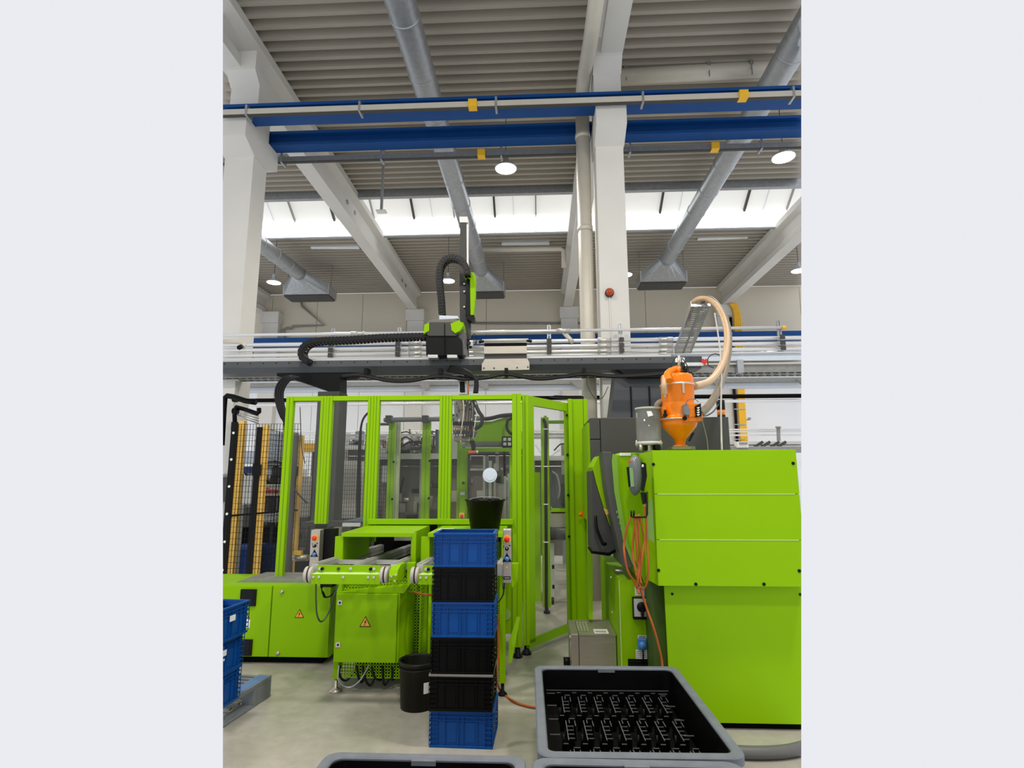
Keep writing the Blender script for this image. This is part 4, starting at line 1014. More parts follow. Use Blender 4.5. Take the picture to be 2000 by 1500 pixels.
# second stand, mostly hidden behind the crates
t = thing('machine_stand', 'lime machine stand with a perforated strip, right of the crate stack', 'stand', (-.6, 4.7, 0))
B().box(-.305, -.262, 4.42, 4.47, .09, .86).build('post', GREEN2, t); B().box(-.865, -.845, 4.5, 4.54, .09, .86).build('post', GREEN2, t)
mesh_panel(-.36, -.305, 4.44, .1, .86, t, .018)
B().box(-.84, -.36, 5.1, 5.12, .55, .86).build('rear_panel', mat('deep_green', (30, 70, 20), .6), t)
B().box(-.84, -.36, 4.95, 5.1, .1, .5).build('dark_box', BLACKM, t)
B().prism([(-.262, 4.9, .24), (-.20, 5.0, .42), (-.17, 5.0, .42), (-.235, 4.85, .1), (-.262, 4.85, .1)], (0, .02, 0)).build('brace', GREEN2, t)
B().bar((-.95, 4.9, .13), (-.76, 4.95, .26), .05, .02).build('inner_strut', GALVD, t)
for x, y in ((-.285, 4.45), (-.855, 4.52)): B().lathe((x, y, 0), [(0, 0), (.035, 0), (.035, .01), (.012, .03), (.012, .1), (0, .1)], 14).build('foot', BLACK, t)
b = B(); hose(b, [at(972, 1200, 4.4), at(974, 1270, 4.4), at(970, 1325, 4.35), at(980, 1352, Z=.012), at(1004, 1370, Z=.012), at(1030, 1379, Z=.012), at(1056, 1383, Z=.012)], .008, 8)
one('air_hose', b, REDH, 'red-brown air hose running across the floor behind the big black tray', 'hose')

# ================================================================== MESH FENCE AT THE LEFT
t = thing('mesh_fence', 'black wire mesh fence with yellow posts at the left behind the low cabinet', 'fence', (-3.6, 6.6, 0))
fx = [(at(457, 980, 6.2).x-.02, 6.2), (at(503, 980, 6.9).x, 6.9), (at(576, 980, 8.3).x, 8.3)]
H = [2.24, 2.26, 2.23]
for i, (x, y) in enumerate(fx):
    B().box(x-.07, x+.0, y-.02, y+.04, 0, H[i]-.03).build('black_edge', BLACK, t)
    B().box(x+.0, x+.065, y, y+.06, 0, H[i]).build('yellow_post', YEL, t)
    if i == 0:
        for k in range(6): B().disc((x-.035, y-.02, 2.1-.3*k), .014, .01, 10).build('bolt_cap', WHITE, t)
    if i: B().box(x-.07, x+.03, y-.05, y-.02, 1.62, 1.76).build('latch', BLACK, t)
def wires(p, q, z0, z1, name='mesh_panel'):
    b = B(); p = Vector((p[0], p[1], 0)); q = Vector((q[0], q[1], 0)); L = (q-p).length; n = int(L/.034)
    for i in range(n+1):
        c = p.lerp(q, i/n); r_ = .0022; b.box(c.x-r_, c.x+r_, c.y-r_, c.y+r_, z0, z1)
    k = int((z1-z0)/.062)
    for j in range(k+1):
        z = z0+(z1-z0)*j/k; b.bar((p.x, p.y-.004, z), (q.x, q.y-.004, z), .004, .004)
    return b.build(name, BLACK, t, kind='stuff')
wires((fx[0][0]-.02, 6.18), (fx[0][0]+.74, 6.18), .3, 2.2)
wires((fx[1][0], 6.92), (fx[2][0], 8.3), .1, 2.22)
wires((fx[2][0]+.05, 8.35), (fx[2][0]+1.5, 8.6), .1, 2.15)
B().bar((fx[0][0], 6.2, 1.18), (fx[0][0]+.75, 6.2, 1.24), .03, .02).build('cross_bar', BLACK, t)

# things seen behind the fence
zt = at(500, 1068, 7.6)
CRT = []
def cz(px0, py0, px1, py1, Y, d, m, name, label, cat, extra=None):
    x0, x1, za, zb = pr(px0, py0, px1, py1, Y)
    t = thing(name, label, cat, ((x0+x1)/2, Y, za))
    B().box(x0, x1, Y, Y+d, za, zb).build('body', m, t, bevel=.006)
    if za > .06: B().box((x0+x1)/2-.02, (x0+x1)/2+.02, Y+d-.05, Y+d-.01, 0, za).build('stand', DGREY, t)
    return t, x0, x1, za, zb
DB = mat('bin_navy', (8, 52, 120), .45, var=.08)
for (a, lab) in (((437, 1070, 451, 1135), 'blue bin at the far left edge behind the fence post'), ((456, 1068, 492, 1135), 'blue storage bin behind the mesh between the first two fence posts'), ((508, 1066, 546, 1135), 'navy storage bin behind the mesh beside the left guard post')):
    t, x0, x1, za, zb = cz(*a, 7.7 if a[0] < 500 else 8.0, .5, DB, 'storage_bin', lab, 'bin')
    B().box(x0-.01, x1+.01, t.location.y-.015, t.location.y, zb-.04, zb).build('rim', mat('bin_navy_rim', (20, 70, 140), .4), t)
    for k in range(3): z = za+(zb-za)*(k+1)/4; B().box(x0, x1, t.location.y-.008, t.location.y, z-.006, z+.006).build('rib', DB, t)
t, x0, x1, za, zb = cz(435, 911, 452, 924, 8.4, .4, mat('navy', (10, 48, 100), .5), 'blue_box', 'dark blue box at the far left edge, left of the first fence post', 'box')
t, x0, x1, za, zb = cz(468, 911, 493, 924, 9.1, .3, mat('navy', (10, 48, 100), .5), 'blue_box', 'dark blue box behind the mesh right of the first fence post', 'box')
t, x0, x1, za, zb = cz(514, 943, 549, 971, 8.3, .1, BLACK, 'display_sign', 'small white sign with red lettering behind the wire mesh', 'sign')
o = B().box(x0+.015, x1-.0, 8.29, 8.3, za+.02, zb-.02).build('sign_face', mat('sign_white', (246, 240, 220), .5), t)
W_ = x1-x0
for k in range(6): B().box(x0+.05+k*.032, x0+.074+k*.032, 8.285, 8.29, za+.055, za+.11).build('red_letter', RED, t) 
B().box(x0+.05, x0+.09, 8.285, 8.29, za+.12, za+.135).build('red_letter', RED, t)
t, x0, x1, za, zb = cz(516, 901, 546, 910, 8.35, .2, GALV, 'display_unit', 'small framed display unit above the red-lettered sign', 'display')
for a in ((516, 901, 546, 903), (516, 909, 546, 911)): b = B(); pbox(b, *a, 8.33, .05); b.build('dark_frame', BLACK, t)
t, x0, x1, za, zb = cz(533, 912, 547, 928, 8.35, .2, DGREY, 'dark_module', 'dark grey module beside the guard post, above the red-lettered sign', 'box')
t, x0, x1, za, zb = cz(514, 912, 531, 928, 8.4, .2, PALE, 'white_module', 'pale module left of the dark grey one, above the red-lettered sign', 'box')
t, x0, x1, za, zb = cz(467, 880, 497, 905, 8.9, .3, PALE, 'white_module', 'large pale module above the dark blue box behind the mesh', 'box')
t, x0, x1, za, zb = cz(500, 846, 548, 899, 9.0, .3, PALE, 'white_cabinet', 'wide pale cabinet behind the mesh above the framed display', 'cabinet')
t, x0, x1, za, zb = cz(470, 929, 500, 985, 8.75, .3, mat('light_grey', (205, 203, 196), .5), 'grey_cabinet', 'light grey cabinet behind the mesh below the dark blue box', 'cabinet')
t, x0, x1, za, zb = cz(548, 930, 600, 1010, 9.3, .3, mat('light_grey', (205, 203, 196), .5), 'grey_cabinet', 'light grey cabinet behind the leftmost clear pane', 'cabinet')
t, x0, x1, za, zb = cz(663, 900, 700, 1012, 9.3, .3, mat('light_grey', (205, 203, 196), .5), 'grey_cabinet', 'light grey cabinet behind the second clear pane', 'cabinet')
t, x0, x1, za, zb = cz(472, 990, 495, 1030, 8.4, .3, DGREY, 'dark_module', 'dark grey module low behind the mesh between the first two fence posts', 'box')
t, x0, x1, za, zb = cz(512, 1003, 542, 1020, 8.3, .3, WHITE, 'white_module', 'bright white module low behind the mesh beside the left guard post', 'box')
t, x0, x1, za, zb = cz(466, 1030, 545, 1064, 8.5, .4, BLACKM, 'low_machine', 'black machine housing above the blue bins', 'machine')
t, x0, x1, za, zb = cz(586, 865, 616, 882, 9.2, .3, YEL2, 'yellow_robot', 'yellow machine part seen through the leftmost clear pane', 'machine')
t, x0, x1, za, zb = cz(575, 1080, 605, 1134, 5.9, .3, BLACKM, 'dark_motor_box', 'black housing low behind the leftmost clear pane', 'machine')
B().cyl((x0-.02, 5.84, zb-.04), (x1, 5.84, zb-.04), .035, n=14).build('motor', STEEL, t); B().box(x0+.02, x0+.1, 5.8, 5.86, zb-.01, zb+.03).build('yellow_cap', YEL2, t)
t, x0, x1, za, zb = cz(590, 1020, 675, 1029, 6.0, .3, DGREY, 'support_plate', 'dark grey plate crossing low behind the left panes', 'plate')
t, x0, x1, za, zb = cz(668, 1021, 704, 1029, 5.7, .2, ALU, 'aluminium_rail', 'short aluminium rail end left of the double guard post', 'rail')
p_ = [at(668, 1018, 5.72), at(708, 1013, 5.72), at(712, 1015, 5.72), at(712, 1020, 5.72)]
B().prism(p_, (0, .5, .0)).build('blue_grey_cover', mat('slate', (92, 102, 116), .5), t)
for a, lab in (((648, 1052, 668, 1057), 'upper one of two short aluminium rails left of the tunnel hood'), ((648, 1087, 668, 1094), 'lower one of two short aluminium rails left of the tunnel hood')):
    cz(*a, 5.6, .3, ALU, 'aluminium_rail', lab, 'rail')
cz(650, 1030, 668, 1052, 5.9, .2, GB, 'chain_guide', 'pale ribbed guide left of the tunnel hood', 'guide')
b = B(); hose(b, [at(586, 795, 5.9), at(588, 850, 5.9), at(590, 880, 5.9), at(596, 905, 5.9)], .005, 6); hose(b, [at(567, 940, 5.9), at(580, 962, 5.9), at(600, 983, 5.9)], .01, 6)
one('thin_cable', b, DGREY, 'thin dark cable hanging behind the leftmost clear pane', 'cable')
b = B(); hose(b, [at(575, 845, 5.75), at(572, 900, 5.75), at(566, 960, 5.75), at(563, 1040, 5.75), at(560, 1134, 5.75)], .045, 10)
one('thick_conduit', b, mat('conduit_grey', (74, 72, 70), .5), 'thick dark conduit standing behind the leftmost guard post', 'pipe')

# black process pipes at the far left
t = thing('process_pipes', 'black process pipes with elbows beside the left column', 'pipe', at(450, 800, 7.0))
B().tube([at(433, 870, 7), at(437, 800, 7), at(439, 777, 7), at(444, 773, 7), at(455, 775, 7), at(480, 783, 7), at(500, 786, 7)], .035, 12).build('upper_pipe', BLACK, t)
B().tube([at(459, 840, 7.1), at(458, 800, 7.1), at(461, 795, 7.1), at(480, 800, 7.1), at(503, 808, 7.1), at(506, 805, 7.1), at(506, 797, 7.1)], .028, 12).build('lower_pipe', BLACK, t)
B().box(at(451, 835, 7).x, at(462, 835, 7).x, 7.0, 7.1, at(450, 840, 7).z, at(450, 824, 7).z).build('valve_body', BLACK, t)
for k in range(4): B().cyl(at(462, 801+k*3.3, 7.3), at(505, 812+k*5, 7.6), .012, n=8).build('thin_line', PIPEW, t)
for y in (779, 803): c = at(460, y, 7.05); B().cyl(c-Vector((.03, 0, 0)), c+Vector((.03, 0, 0)), .045, n=12).build('flange', BLACK, t)
t = thing('grey_cupboard', 'narrow grey cupboard at the far left edge behind the fence', 'cupboard', at(440, 1130, 7.2))
pbox(B(), 425, 926, 451, 985, 7.4, .3).build('glazed_top', GALVD, t); pbox(B(), 425, 988, 449, 1130, 7.4, .3).build('cupboard_body', mat('cupboard_grey', (168, 166, 160), .6), t)
pbox(B(), 428, 932, 447, 980, 7.37, .03).build('dark_window', DGREY, t); pbox(B(), 428, 1035, 446, 1068, 7.37, .03).build('lower_window', DGREY, t)

# ================================================================== CRATES
def make_crate(m, label, group, rim=None):
    """400 x 300 x 215 stacking crate, origin at the middle of its base, long side across"""
    t = thing('stacking_crate', label, 'crate', (0, 0, 0), group, local=True)
    W, D, H = .392, .296, .208; w_, d_ = W/2, D/2; k = .012
    b = B()
    b.box(-w_+k, w_-k, -d_+k, -d_+k+.004, .012, H-.004).box(-w_+k, w_-k, d_-k-.004, d_-k, .012, H-.004)
    b.box(-w_+k, -w_+k+.004, -d_+k, d_-k, .012, H-.004).box(w_-k-.004, w_-k, -d_+k, d_-k, .012, H-.004)
    b.box(-w_+k, w_-k, -d_+k, d_-k, .008, .014)
    b.build('shell', m, t)
    def ring(z0, z1, o_, name, mm, th=.018):
        b = B(); a, c = w_-o_, d_-o_
        b.box(-a, a, -c, -c+th, z0, z1).box(-a, a, c-th, c, z0, z1).box(-a, -a+th, -c+th, c-th, z0, z1).box(a-th, a, -c+th, c-th, z0, z1)
        b.build(name, mm, t, bevel=.0015)
    ring(H-.012, H, 0, 'top_rim', rim or m); ring(H-.036, H-.032, .002, 'rim_rib', m); ring(H-.058, H-.054, .002, 'rim_rib', m)
    ring(0, .014, .004, 'bottom_rim', m)
    b = B()
    for sx in (-1, 1):
        for sy in (-1, 1):                         # corner ladders of short ribs
            for j in range(5):
                z = .035+j*.027
                b.box(min(sx*(w_-.002), sx*(w_-.05)), max(sx*(w_-.002), sx*(w_-.05)), min(sy*(d_-.002), sy*(d_-.012)), max(sy*(d_-.002), sy*(d_-.012)), z, z+.0035)
                b.box(min(sx*(w_-.002), sx*(w_-.012)), max(sx*(w_-.002), sx*(w_-.012)), min(sy*(d_-.002), sy*(d_-.045)), max(sy*(d_-.002), sy*(d_-.045)), z, z+.0035)
            b.box(min(sx*(w_-.05), sx*(w_-.054)), max(sx*(w_-.05), sx*(w_-.054)), min(sy*(d_-.002), sy*(d_-.012)), max(sy*(d_-.002), sy*(d_-.012)), .014, H-.012)
            b.box(min(sx*(w_-.001), sx*(w_-.005)), max(sx*(w_-.001), sx*(w_-.005)), min(sy*(d_-.045), sy*(d_-.049)), max(sy*(d_-.045), sy*(d_-.049)), .014, H-.012)
            b.box(min(sx*(w_-.0015), sx*(w_-.005)), max(sx*(w_-.0015), sx*(w_-.005)), min(sy*(d_-.0015), sy*(d_-.005)), max(sy*(d_-.0015), sy*(d_-.005)), .014, H-.012)
    b.build('corner_ribs', m, t, kind='stuff')
    b = B()
    for x in (-.018, .012, -.1, .096): b.box(x, x+.004, -d_+.003, -d_+k, .014, H-.036).box(x, x+.004, d_-k, d_-.003, .014, H-.036)
    for sx in (-1, 1): b.box(min(sx*(w_-.012), sx*(w_-.003)), max(sx*(w_-.012), sx*(w_-.003)), -.06, .06, .12, .128)
    b.build('wall_ribs', m, t, kind='stuff')
    for x0, x1 in ((-.085, -.03), (.028, .085)):
        B().box(x0, x1, -d_+.009, -d_+k, .03, .14).build('wall_panel', m, t, bevel=.002)
    for sx in (-1, 1):
        B().box(min(sx*(w_-.013), sx*(w_-.004)), max(sx*(w_-.013), sx*(w_-.004)), -.05, .05, H-.054, H-.02).build('handle', m, t, bevel=.003)
    return t
G1 = 'crates stacked in the tower of six'
blue0 = make_crate(CRB, 'topmost blue crate of the tower of six, just below the black bucket', G1)
black0 = make_crate(CRK, 'black crate second from the top of the tower of six', G1)
cx, cy = -.483, 3.745
specs = [(5, blue0, None), (4, black0, None), (3, None, 'blue crate third from the top of the tower, between two black ones'), (2, None, 'black crate fourth from the top of the tower, under the middle blue crate'),
         (1, None, 'black crate with a pale rim, fifth from the top of the tower'), (0, None, 'bottom blue crate of the tower, standing on the floor')]
for k, o, lab in specs:
    src = blue0 if k in (5, 3, 0) else black0
    if o is None: o = copy_tree(src, label=lab)
    o.location = (cx+(.006, .0, .004, .008, .004, .008)[k], cy+(.012, -.004, .0, .004, 0, .004)[k], .0005+k*.2082)
    o.rotation_euler = (0, 0, R((-1.6, -.6, .4, .2, .5, 0)[k]))
    if k in (1, 2):
        z = -.0
        for c in [q for q in bpy.data.objects if q.parent == o and q.name.startswith('top_rim')]:
            if k == 1: c.data = c.data.copy(); c.data.materials[0] = CRG; c['label'] = 'pale grey rim'
# stack at the left on the pallet
G2 = 'blue crates on the pallet'
for k, lab in enumerate(('lowest blue crate of the left stack, standing on the plastic pallet', 'middle blue crate of the left stack, with a tilted white card', 'topmost blue crate of the left stack, with a white label')):
    o = copy_tree(blue0, label=lab); o['group'] = G2
    o.location = (-2.168+(.0, .005, .03)[k], 3.725+(0, 0, -.01)[k], .152+k*.2085); o.rotation_euler = (0, 0, R(90-5))
    if k:
        q = B().box(-.02 if k == 2 else -.06, .035 if k == 2 else .0, -.147-.004, -.147, .115, .150); q.build('card_label', WHITE, o, 'white label card', off=(0, 0, 0))
    if k < 2:
        q = B()
        for j in range(6): q.box(-.085+j*.013, -.085+j*.013+.008, -.147-.002, -.147, .085, .098)
        q.build('white_lettering', WHITE, o, 'row of white characters', off=(0, 0, 0))
for o in (blue0,): pass

# pallet
t = thing('plastic_pallet', 'grey slatted plastic pallet with a worn blue edge, under the left blue crates', 'pallet', (-2.0, 4.35, 0), local=True, rz=R(-6))
def pb_(x0, x1, y0, y1, z0, z1, name, m, bev=.004): B().box(x0, x1, y0, y1, z0, z1).build(name, m, t, bevel=bev, off=(0, 0, 0))
pb_(-.1, 0, -1.2, 0, .118, .15, 'edge_board', PALM); pb_(-.088, -.012, -.75, -.03, .150, .152, 'worn_top', PALB, 0)
for y0, y1 in ((-.20, 0), (-.78, -.55), (-1.2, -1.05)): pb_(-.1, 0, y0, y1, 0, .118, 'foot_block', PALM)
pb_(-.1, 0, -.55, -.2, 0, .014, 'bottom_runner', PALM)
for k in range(20): pb_(-.78, -.1, -.05-k*.06, -.022-k*.06, .125, .148, 'deck_slat', PALM, 0)
for k in range(12): pb_(-.78, -.1, -.05-k*.095, -.02-k*.095, .02, .035, 'lower_slat', PALM, 0)

# bucket on the right tunnel
c = Vector((at(947.5, 1000, 4.86).x, 4.86, 1.156))
t = thing('bucket', 'black plastic bucket standing on the hood behind the crate tower', 'bucket', c)
rt_, rb_, hh = .168, .122, .243
B().lathe(c, [(0, .001), (rb_, .001), (rb_, .0), (rt_-.004, hh), (rt_+.006, hh), (rt_+.008, hh+.012), (rt_-.004, hh+.012), (rt_-.008, hh-.002), (rb_-.006, .006), (0, .006)], 40).build('body', BLACK, t)
for sx in (-1, 1): B().box(c.x+sx*.055-.015, c.x+sx*.055+.015, c.y-rt_-.012, c.y-rt_, c.z+hh-.004, c.z+hh+.02).build('rim_lug', BLACK, t)
b = B(); hose(b, [c+Vector(v) for v in ((-.155, .0, hh), (-.1, .09, hh+.02), (0, .135, hh+.026), (.1, .1, hh+.02), (.155, 0, hh))], .003, 6); b.build('wire_handle', GALV, t)
one('paper_note', B().box(-.86, -.74, 4.8, 4.95, 1.156, 1.158), WHITE, 'white paper lying on the hood left of the bucket', 'paper')

# waste bin
c = Vector((-.875, 4.10+.12, 0))
t = thing('waste_bin', 'dark brown plastic waste bin on the floor left of the crate tower', 'bin', c)
B().lathe(c, [(0, .002), (.112, .002), (.118, .0), (.132, .285), (.14, .29), (.14, .312), (.130, .315), (.126, .30), (.112, .012), (0, .012)], 40).build('body', BINM, t)
B().lathe(c, [(.1335, .262), (.138, .265), (.138, .27), (.1345, .273)], 40).build('lower_bead', BINM, t)
b = B(); vs = []
for j in range(5):
    a = R(-90+30+j*5); vs.append((a))
P = [c+Vector((math.cos(a)*.129, math.sin(a)*.129, 0)) for a in vs]
for j in range(4): b.prism([P[j]+Vector((0, 0, .12)), P[j+1]+Vector((0, 0, .12)), P[j+1]+Vector((0, 0, .19)), P[j]+Vector((0, 0, .19))], (math.cos(vs[j])*.004, math.sin(vs[j])*.004, 0))
b.build('paper_label', WHITE, t)

# ================================================================== BIG BLACK TRAYS
def tray(x0, x1, y0, y1, H, label, insert=False, rz=0, notch=True):
    cx, cy = (x0+x1)/2, (y0+y1)/2; w_, d_ = (x1-x0)/2, (y1-y0)/2
    t = thing('load_tray', label, 'tray', (cx, cy, 0), local=True, rz=rz)
    rc = .06
    def rr(a, c, r, z):
        P = []
        for sx, sy, a0 in ((1, 1, 0), (-1, 1, 90), (-1, -1, 180), (1, -1, 270)):
            for j in range(6):
                an = R(a0+j*18); P.append((sx*(a-r)+math.cos(an)*r, sy*(c-r)+math.sin(an)*r, z))
        return P
    def shell(levels, name, m, bev=0):
        b = B(); rings = [rr(*L) for L in levels]; n = len(rings[0]); vs = [v for q in rings for v in q]; fs = []
        for i in range(len(rings)-1):
            for j in range(n): a = i*n+j; c2 = i*n+(j+1) % n; fs.append((a, c2, c2+n, a+n))
        b.add(vs, fs); return b, n, len(rings)
    b, n, L = shell([(w_-.03, d_-.03, rc, .012), (w_-.02, d_-.02, rc, H-.05), (w_-.02, d_-.02, rc, H-.012), (w_-.05, d_-.05, rc-.01, H-.012), (w_-.06, d_-.06, rc-.015, .03)], '', None)
    b.f.append(tuple(range(n))); b.sm.append(False); b.f.append(tuple(range((L-1)*n, L*n))); b.sm.append(False)
    b.build('tub', TRAYM, t, off=(0, 0, 0))
    b, n, L = shell([(w_-.015, d_-.015, rc, H-.045), (w_, d_, rc, H-.04), (w_, d_, rc, H-.006), (w_-.006, d_-.006, rc-.004, H), (w_-.04, d_-.04, rc-.02, H), (w_-.046, d_-.046, rc-.022, H-.006), (w_-.046, d_-.046, rc-.022, H-.05)], '', None)
    b.f += [((L-1)*n+j, (L-1)*n+(j+1) % n, (j+1) % n, j) for j in range(n)]; b.sm += [False]*n
    b.build('rim', TRIM, t, off=(0, 0, 0))
    if notch:
        B().box(-.05, .05, d_-.062, d_-.04, H-.02, H-.002).build('rim_notch', TRIM, t, off=(0, 0, 0))
    if insert:
        zi = H-.115
        B().box(-w_+.065, w_-.065, -d_+.065, d_-.065, .03, zi-.08).build('insert_base', BLACKM, t, off=(0, 0, 0))
        nx, ny = 7, 3; px_, py_ = (2*w_-.22)/nx, (2*d_-.17)/ny
        first = None; ff = None; fg = None
        # one moulded pocket divider: a long fin with short steps, a saddle and two pins
        R1 = [(-.002, .002, -py_*.46, py_*.22, 0)] + [(.0, px_*.36, py_*q-.0018, py_*q+.0018, -.006) for q in (-.36, -.22, -.08, .06)]
        R2 = [(px_*.2, px_*.52, py_*.30-.002, py_*.30+.002, .0), (px_*.2-.002, px_*.2+.002, py_*.18, py_*.30, -.006), (-px_*.3, -px_*.04, py_*.42-.002, py_*.42+.002, .0), (px_*.52-.002, px_*.52+.002, py_*.1, py_*.30, -.01)]
        cb = B(); sd = B(); eg = B()
        for q in R1: cb.box(q[0], q[1], q[2], q[3], -.08, q[4]-.003)
        for q in R2: sd.box(q[0], q[1], q[2], q[3], -.08, q[4]-.003)
        for q in R1+R2: eg.box(q[0], q[1], q[2], q[3], q[4]-.003, q[4])  # thin grey top strips stand in for glints on the dividers
        pn = B(); pn.tube([(px_*.36, py_*.1, -.08), (px_*.36, py_*.1, -.01)], [.01, .006], 8).tube([(-px_*.2, -py_*.2, -.08), (-px_*.2, -py_*.2, -.012)], [.01, .006], 8)
        for i in range(nx):
            for j in range(ny):
                x = -w_+.13+px_*(i+.3); y = -d_+.085+py_*(j+.5)
                if first is None:
                    first = cb.build('divider_fin', TRAYM, t, off=(0, 0, 0), kind='stuff'); ff = sd.build('divider_saddle', TRAYM, t, off=(0, 0, 0), kind='stuff'); fg = pn.build('divider_pin', BLACK, t, off=(0, 0, 0), kind='stuff'); fe = eg.build('divider_glint', DIVM, t, off=(0, 0, 0), kind='stuff'); o1, o2, o3, o4 = first, ff, fg, fe
                else: o1, o2, o3, o4 = copy_obj(first, t), copy_obj(ff, t), copy_obj(fg, t), copy_obj(fe, t)
                for o in (o1, o2, o3, o4): o.location = (x, y, zi)
        B().box(-w_+.07, w_-.07, d_-.073, d_-.07, zi-.004, zi).build('rear_ledge', DIVM, t, off=(0, 0, 0))
        for j in range(6): y = -d_+.12+j*(2*d_-.24)/5; B().box(w_-.14, w_-.09, y-.002, y+.002, zi-.004, zi).build('side_rib', DIVM, t, off=(0, 0, 0)); B().box(-w_+.07, -w_+.12, y-.002, y+.002, zi-.004, zi).build('side_rib', DIVM, t, off=(0, 0, 0))
    return t
TH = .46
tray(-.028, .838, 2.535, 3.66, TH, 'big black tray with a moulded pocket insert, beside the lime machine', True, R(1.2))
tray(-.9, -.062, 1.40, 2.528, TH, 'big empty black tray cut by the lower edge, left of the other near one', notch=True)
tray(-.038, .80, 1.40, 2.518, TH, 'big empty black tray cut by the lower edge, directly in front of the pocketed tray', notch=True)

# ================================================================== INJECTION MOULDING MACHINE (RIGHT)
t = thing('moulding_machine', 'large lime green and grey moulding machine filling the right side', 'machine', (1.2, 4.4, 0))
X0, X1, Y0 = .772, 1.722, 3.83
za, zb_, zc, zd = at(1400, 1145, Y0).z, at(1400, 1054.5, Y0).z, at(1400, 965, Y0).z, at(1400, 879, Y0).z
B().box(X0+.004, X1-.004, Y0+.01, Y0+.62, za+.004, zd-.004).build('upper_housing', GREEN, t)
b = B(); 
B().box(X0, X1, Y0, Y0+.012, za, zb_-.002).build('front_panel', GREEN, t, bevel=.0015)
B().box(X0, X1, Y0, Y0+.012, zb_+.002, zc-.002).build('front_panel', GREEN, t, bevel=.0015)
B().box(X0, X1, Y0, Y0+.012, zc+.002, zd).build('front_panel', GREEN, t, bevel=.0015)
LE = mat('lime_edge', (196, 222, 140), .4)
for z in (zb_, zc): B().box(X0+.02, X1-.03, Y0-.002, Y0+.002, z-.0022, z+.0022).build('panel_joint', LE, t)
for px, py in ((1276, 907), (1549, 905), (1286, 1114), (1561, 1115), (1359, 1141), (1492, 1141)):
    c = at(px, py, Y0); B().disc(c, .011, .003, 14).build('slot_hole', BLACK, t)
# lower front
Y1 = 3.93; x0 = at(1310, 1300, Y1).x; z0 = at(1450, 1413, Y1).z
B().prism([(x0-.012, Y1, z0), (X1+.12, Y1, z0), (X1+.12, Y1, za-.01), (x0-.02, Y1, za-.01)], (0, .012, 0)).build('lower_panel', GREEN, t, bevel=.002)
B().box(x0+.01, X1+.3, Y1+.012, 5.2, .07, za).build('lower_body', GREEN2, t)
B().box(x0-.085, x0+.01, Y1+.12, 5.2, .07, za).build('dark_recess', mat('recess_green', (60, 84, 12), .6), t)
B().box(x0, X1+.3, Y1+.03, 5.2, 0, .07).build('plinth', BLACKM, t)
for px, py in ((1313, 1160), (1563, 1161)): B().disc(at(px, py, Y1-.001), .009, .003, 12).build('slot_hole', BLACK, t)
# left slanting flank of the upper housing
B().prism([(X0, Y0+.01, zd), (X0, Y0+.01, za), (X0-.03, Y0+.25, za), (X0-.045, Y0+.25, zd-.012)], (.02, .01, 0)).build('flank', GREEN, t)
c0, c1 = at(1273, 960, Y0+.02), at(1284, 1100, Y0+.02)
poly(B(), [(1262, 985), (1274, 975), (1278, 1060), (1266, 1052)], Y0-.003, .02).build('flank_window', mat('flank_window', (110, 150, 60), .2), t)
# middle fascia with the hand panel (faces the viewer, set back)
YM = 4.22
poly(B(), [(1205, 888), (1212, 884), (1256, 884), (1260, 886), (1288, 1110), (1288, 1140), (1258, 1140), (1225, 1060), (1207, 960)], YM, .5).build('middle_fascia', GREEN, t, bevel=.006)
poly(B(), [(1197, 886), (1206, 890), (1209, 960), (1226, 1060), (1256, 1140), (1246, 1128), (1217, 1055), (1200, 960), (1195, 900)], YM-.02, .4).build('bevel_strip', mat('lime_dull_strip', (120, 165, 40), .4), t)  # strip in a duller lime than the fascia
poly(B(), [(1176, 882), (1194, 883), (1197, 893), (1200, 954), (1219, 1047), (1238, 1103), (1230, 1110), (1216, 1107), (1206, 1060), (1195, 1010), (1184, 950)], YM+.0, .5).build('grey_band', mat('band_grey', (70, 72, 66), .5), t, bevel=.004)
poly(B(), [(1157, 912), (1167, 893), (1177, 884), (1185, 950), (1196, 1010), (1206, 1062), (1196, 1040), (1182, 1000), (1166, 948)], YM+.25, .4).build('lime_visor', GREEN, t, bevel=.004)
poly(B(), [(1154, 920), (1158, 918), (1166, 950), (1182, 1002), (1196, 1044), (1205, 1072), (1190, 1081), (1157, 1077)], YM+.27, .4).build('grey_door', DGREY, t, bevel=.006)
b = B(); b.tube(spline([at(1163, 1008, YM+.22), at(1165, 1030, YM+.2), at(1172, 1050, YM+.2), at(1178, 1063, YM+.2), at(1183, 1062, YM+.23)], 5), .012, 8); b.build('door_handle', BLACK, t)
poly(B(), [(1179, 993), (1186, 995), (1189, 1004), (1184, 1006)], YM+.2, .02).build('warning_sticker', YEL, t)
poly(B(), [(1154, 1077), (1189, 1081), (1206, 1071), (1208, 1075), (1190, 1086), (1155, 1081)], YM+.24, .3).build('door_seal', BLACKM, t)
for y in (1000, 1010, 1022, 1032): c = at(1205+(y-1000)*.25, y, YM-.004); B().box(c.x-.004, c.x+.004, YM-.006, YM, c.z-.008, c.z+.008).build('band_text', GALV, t)
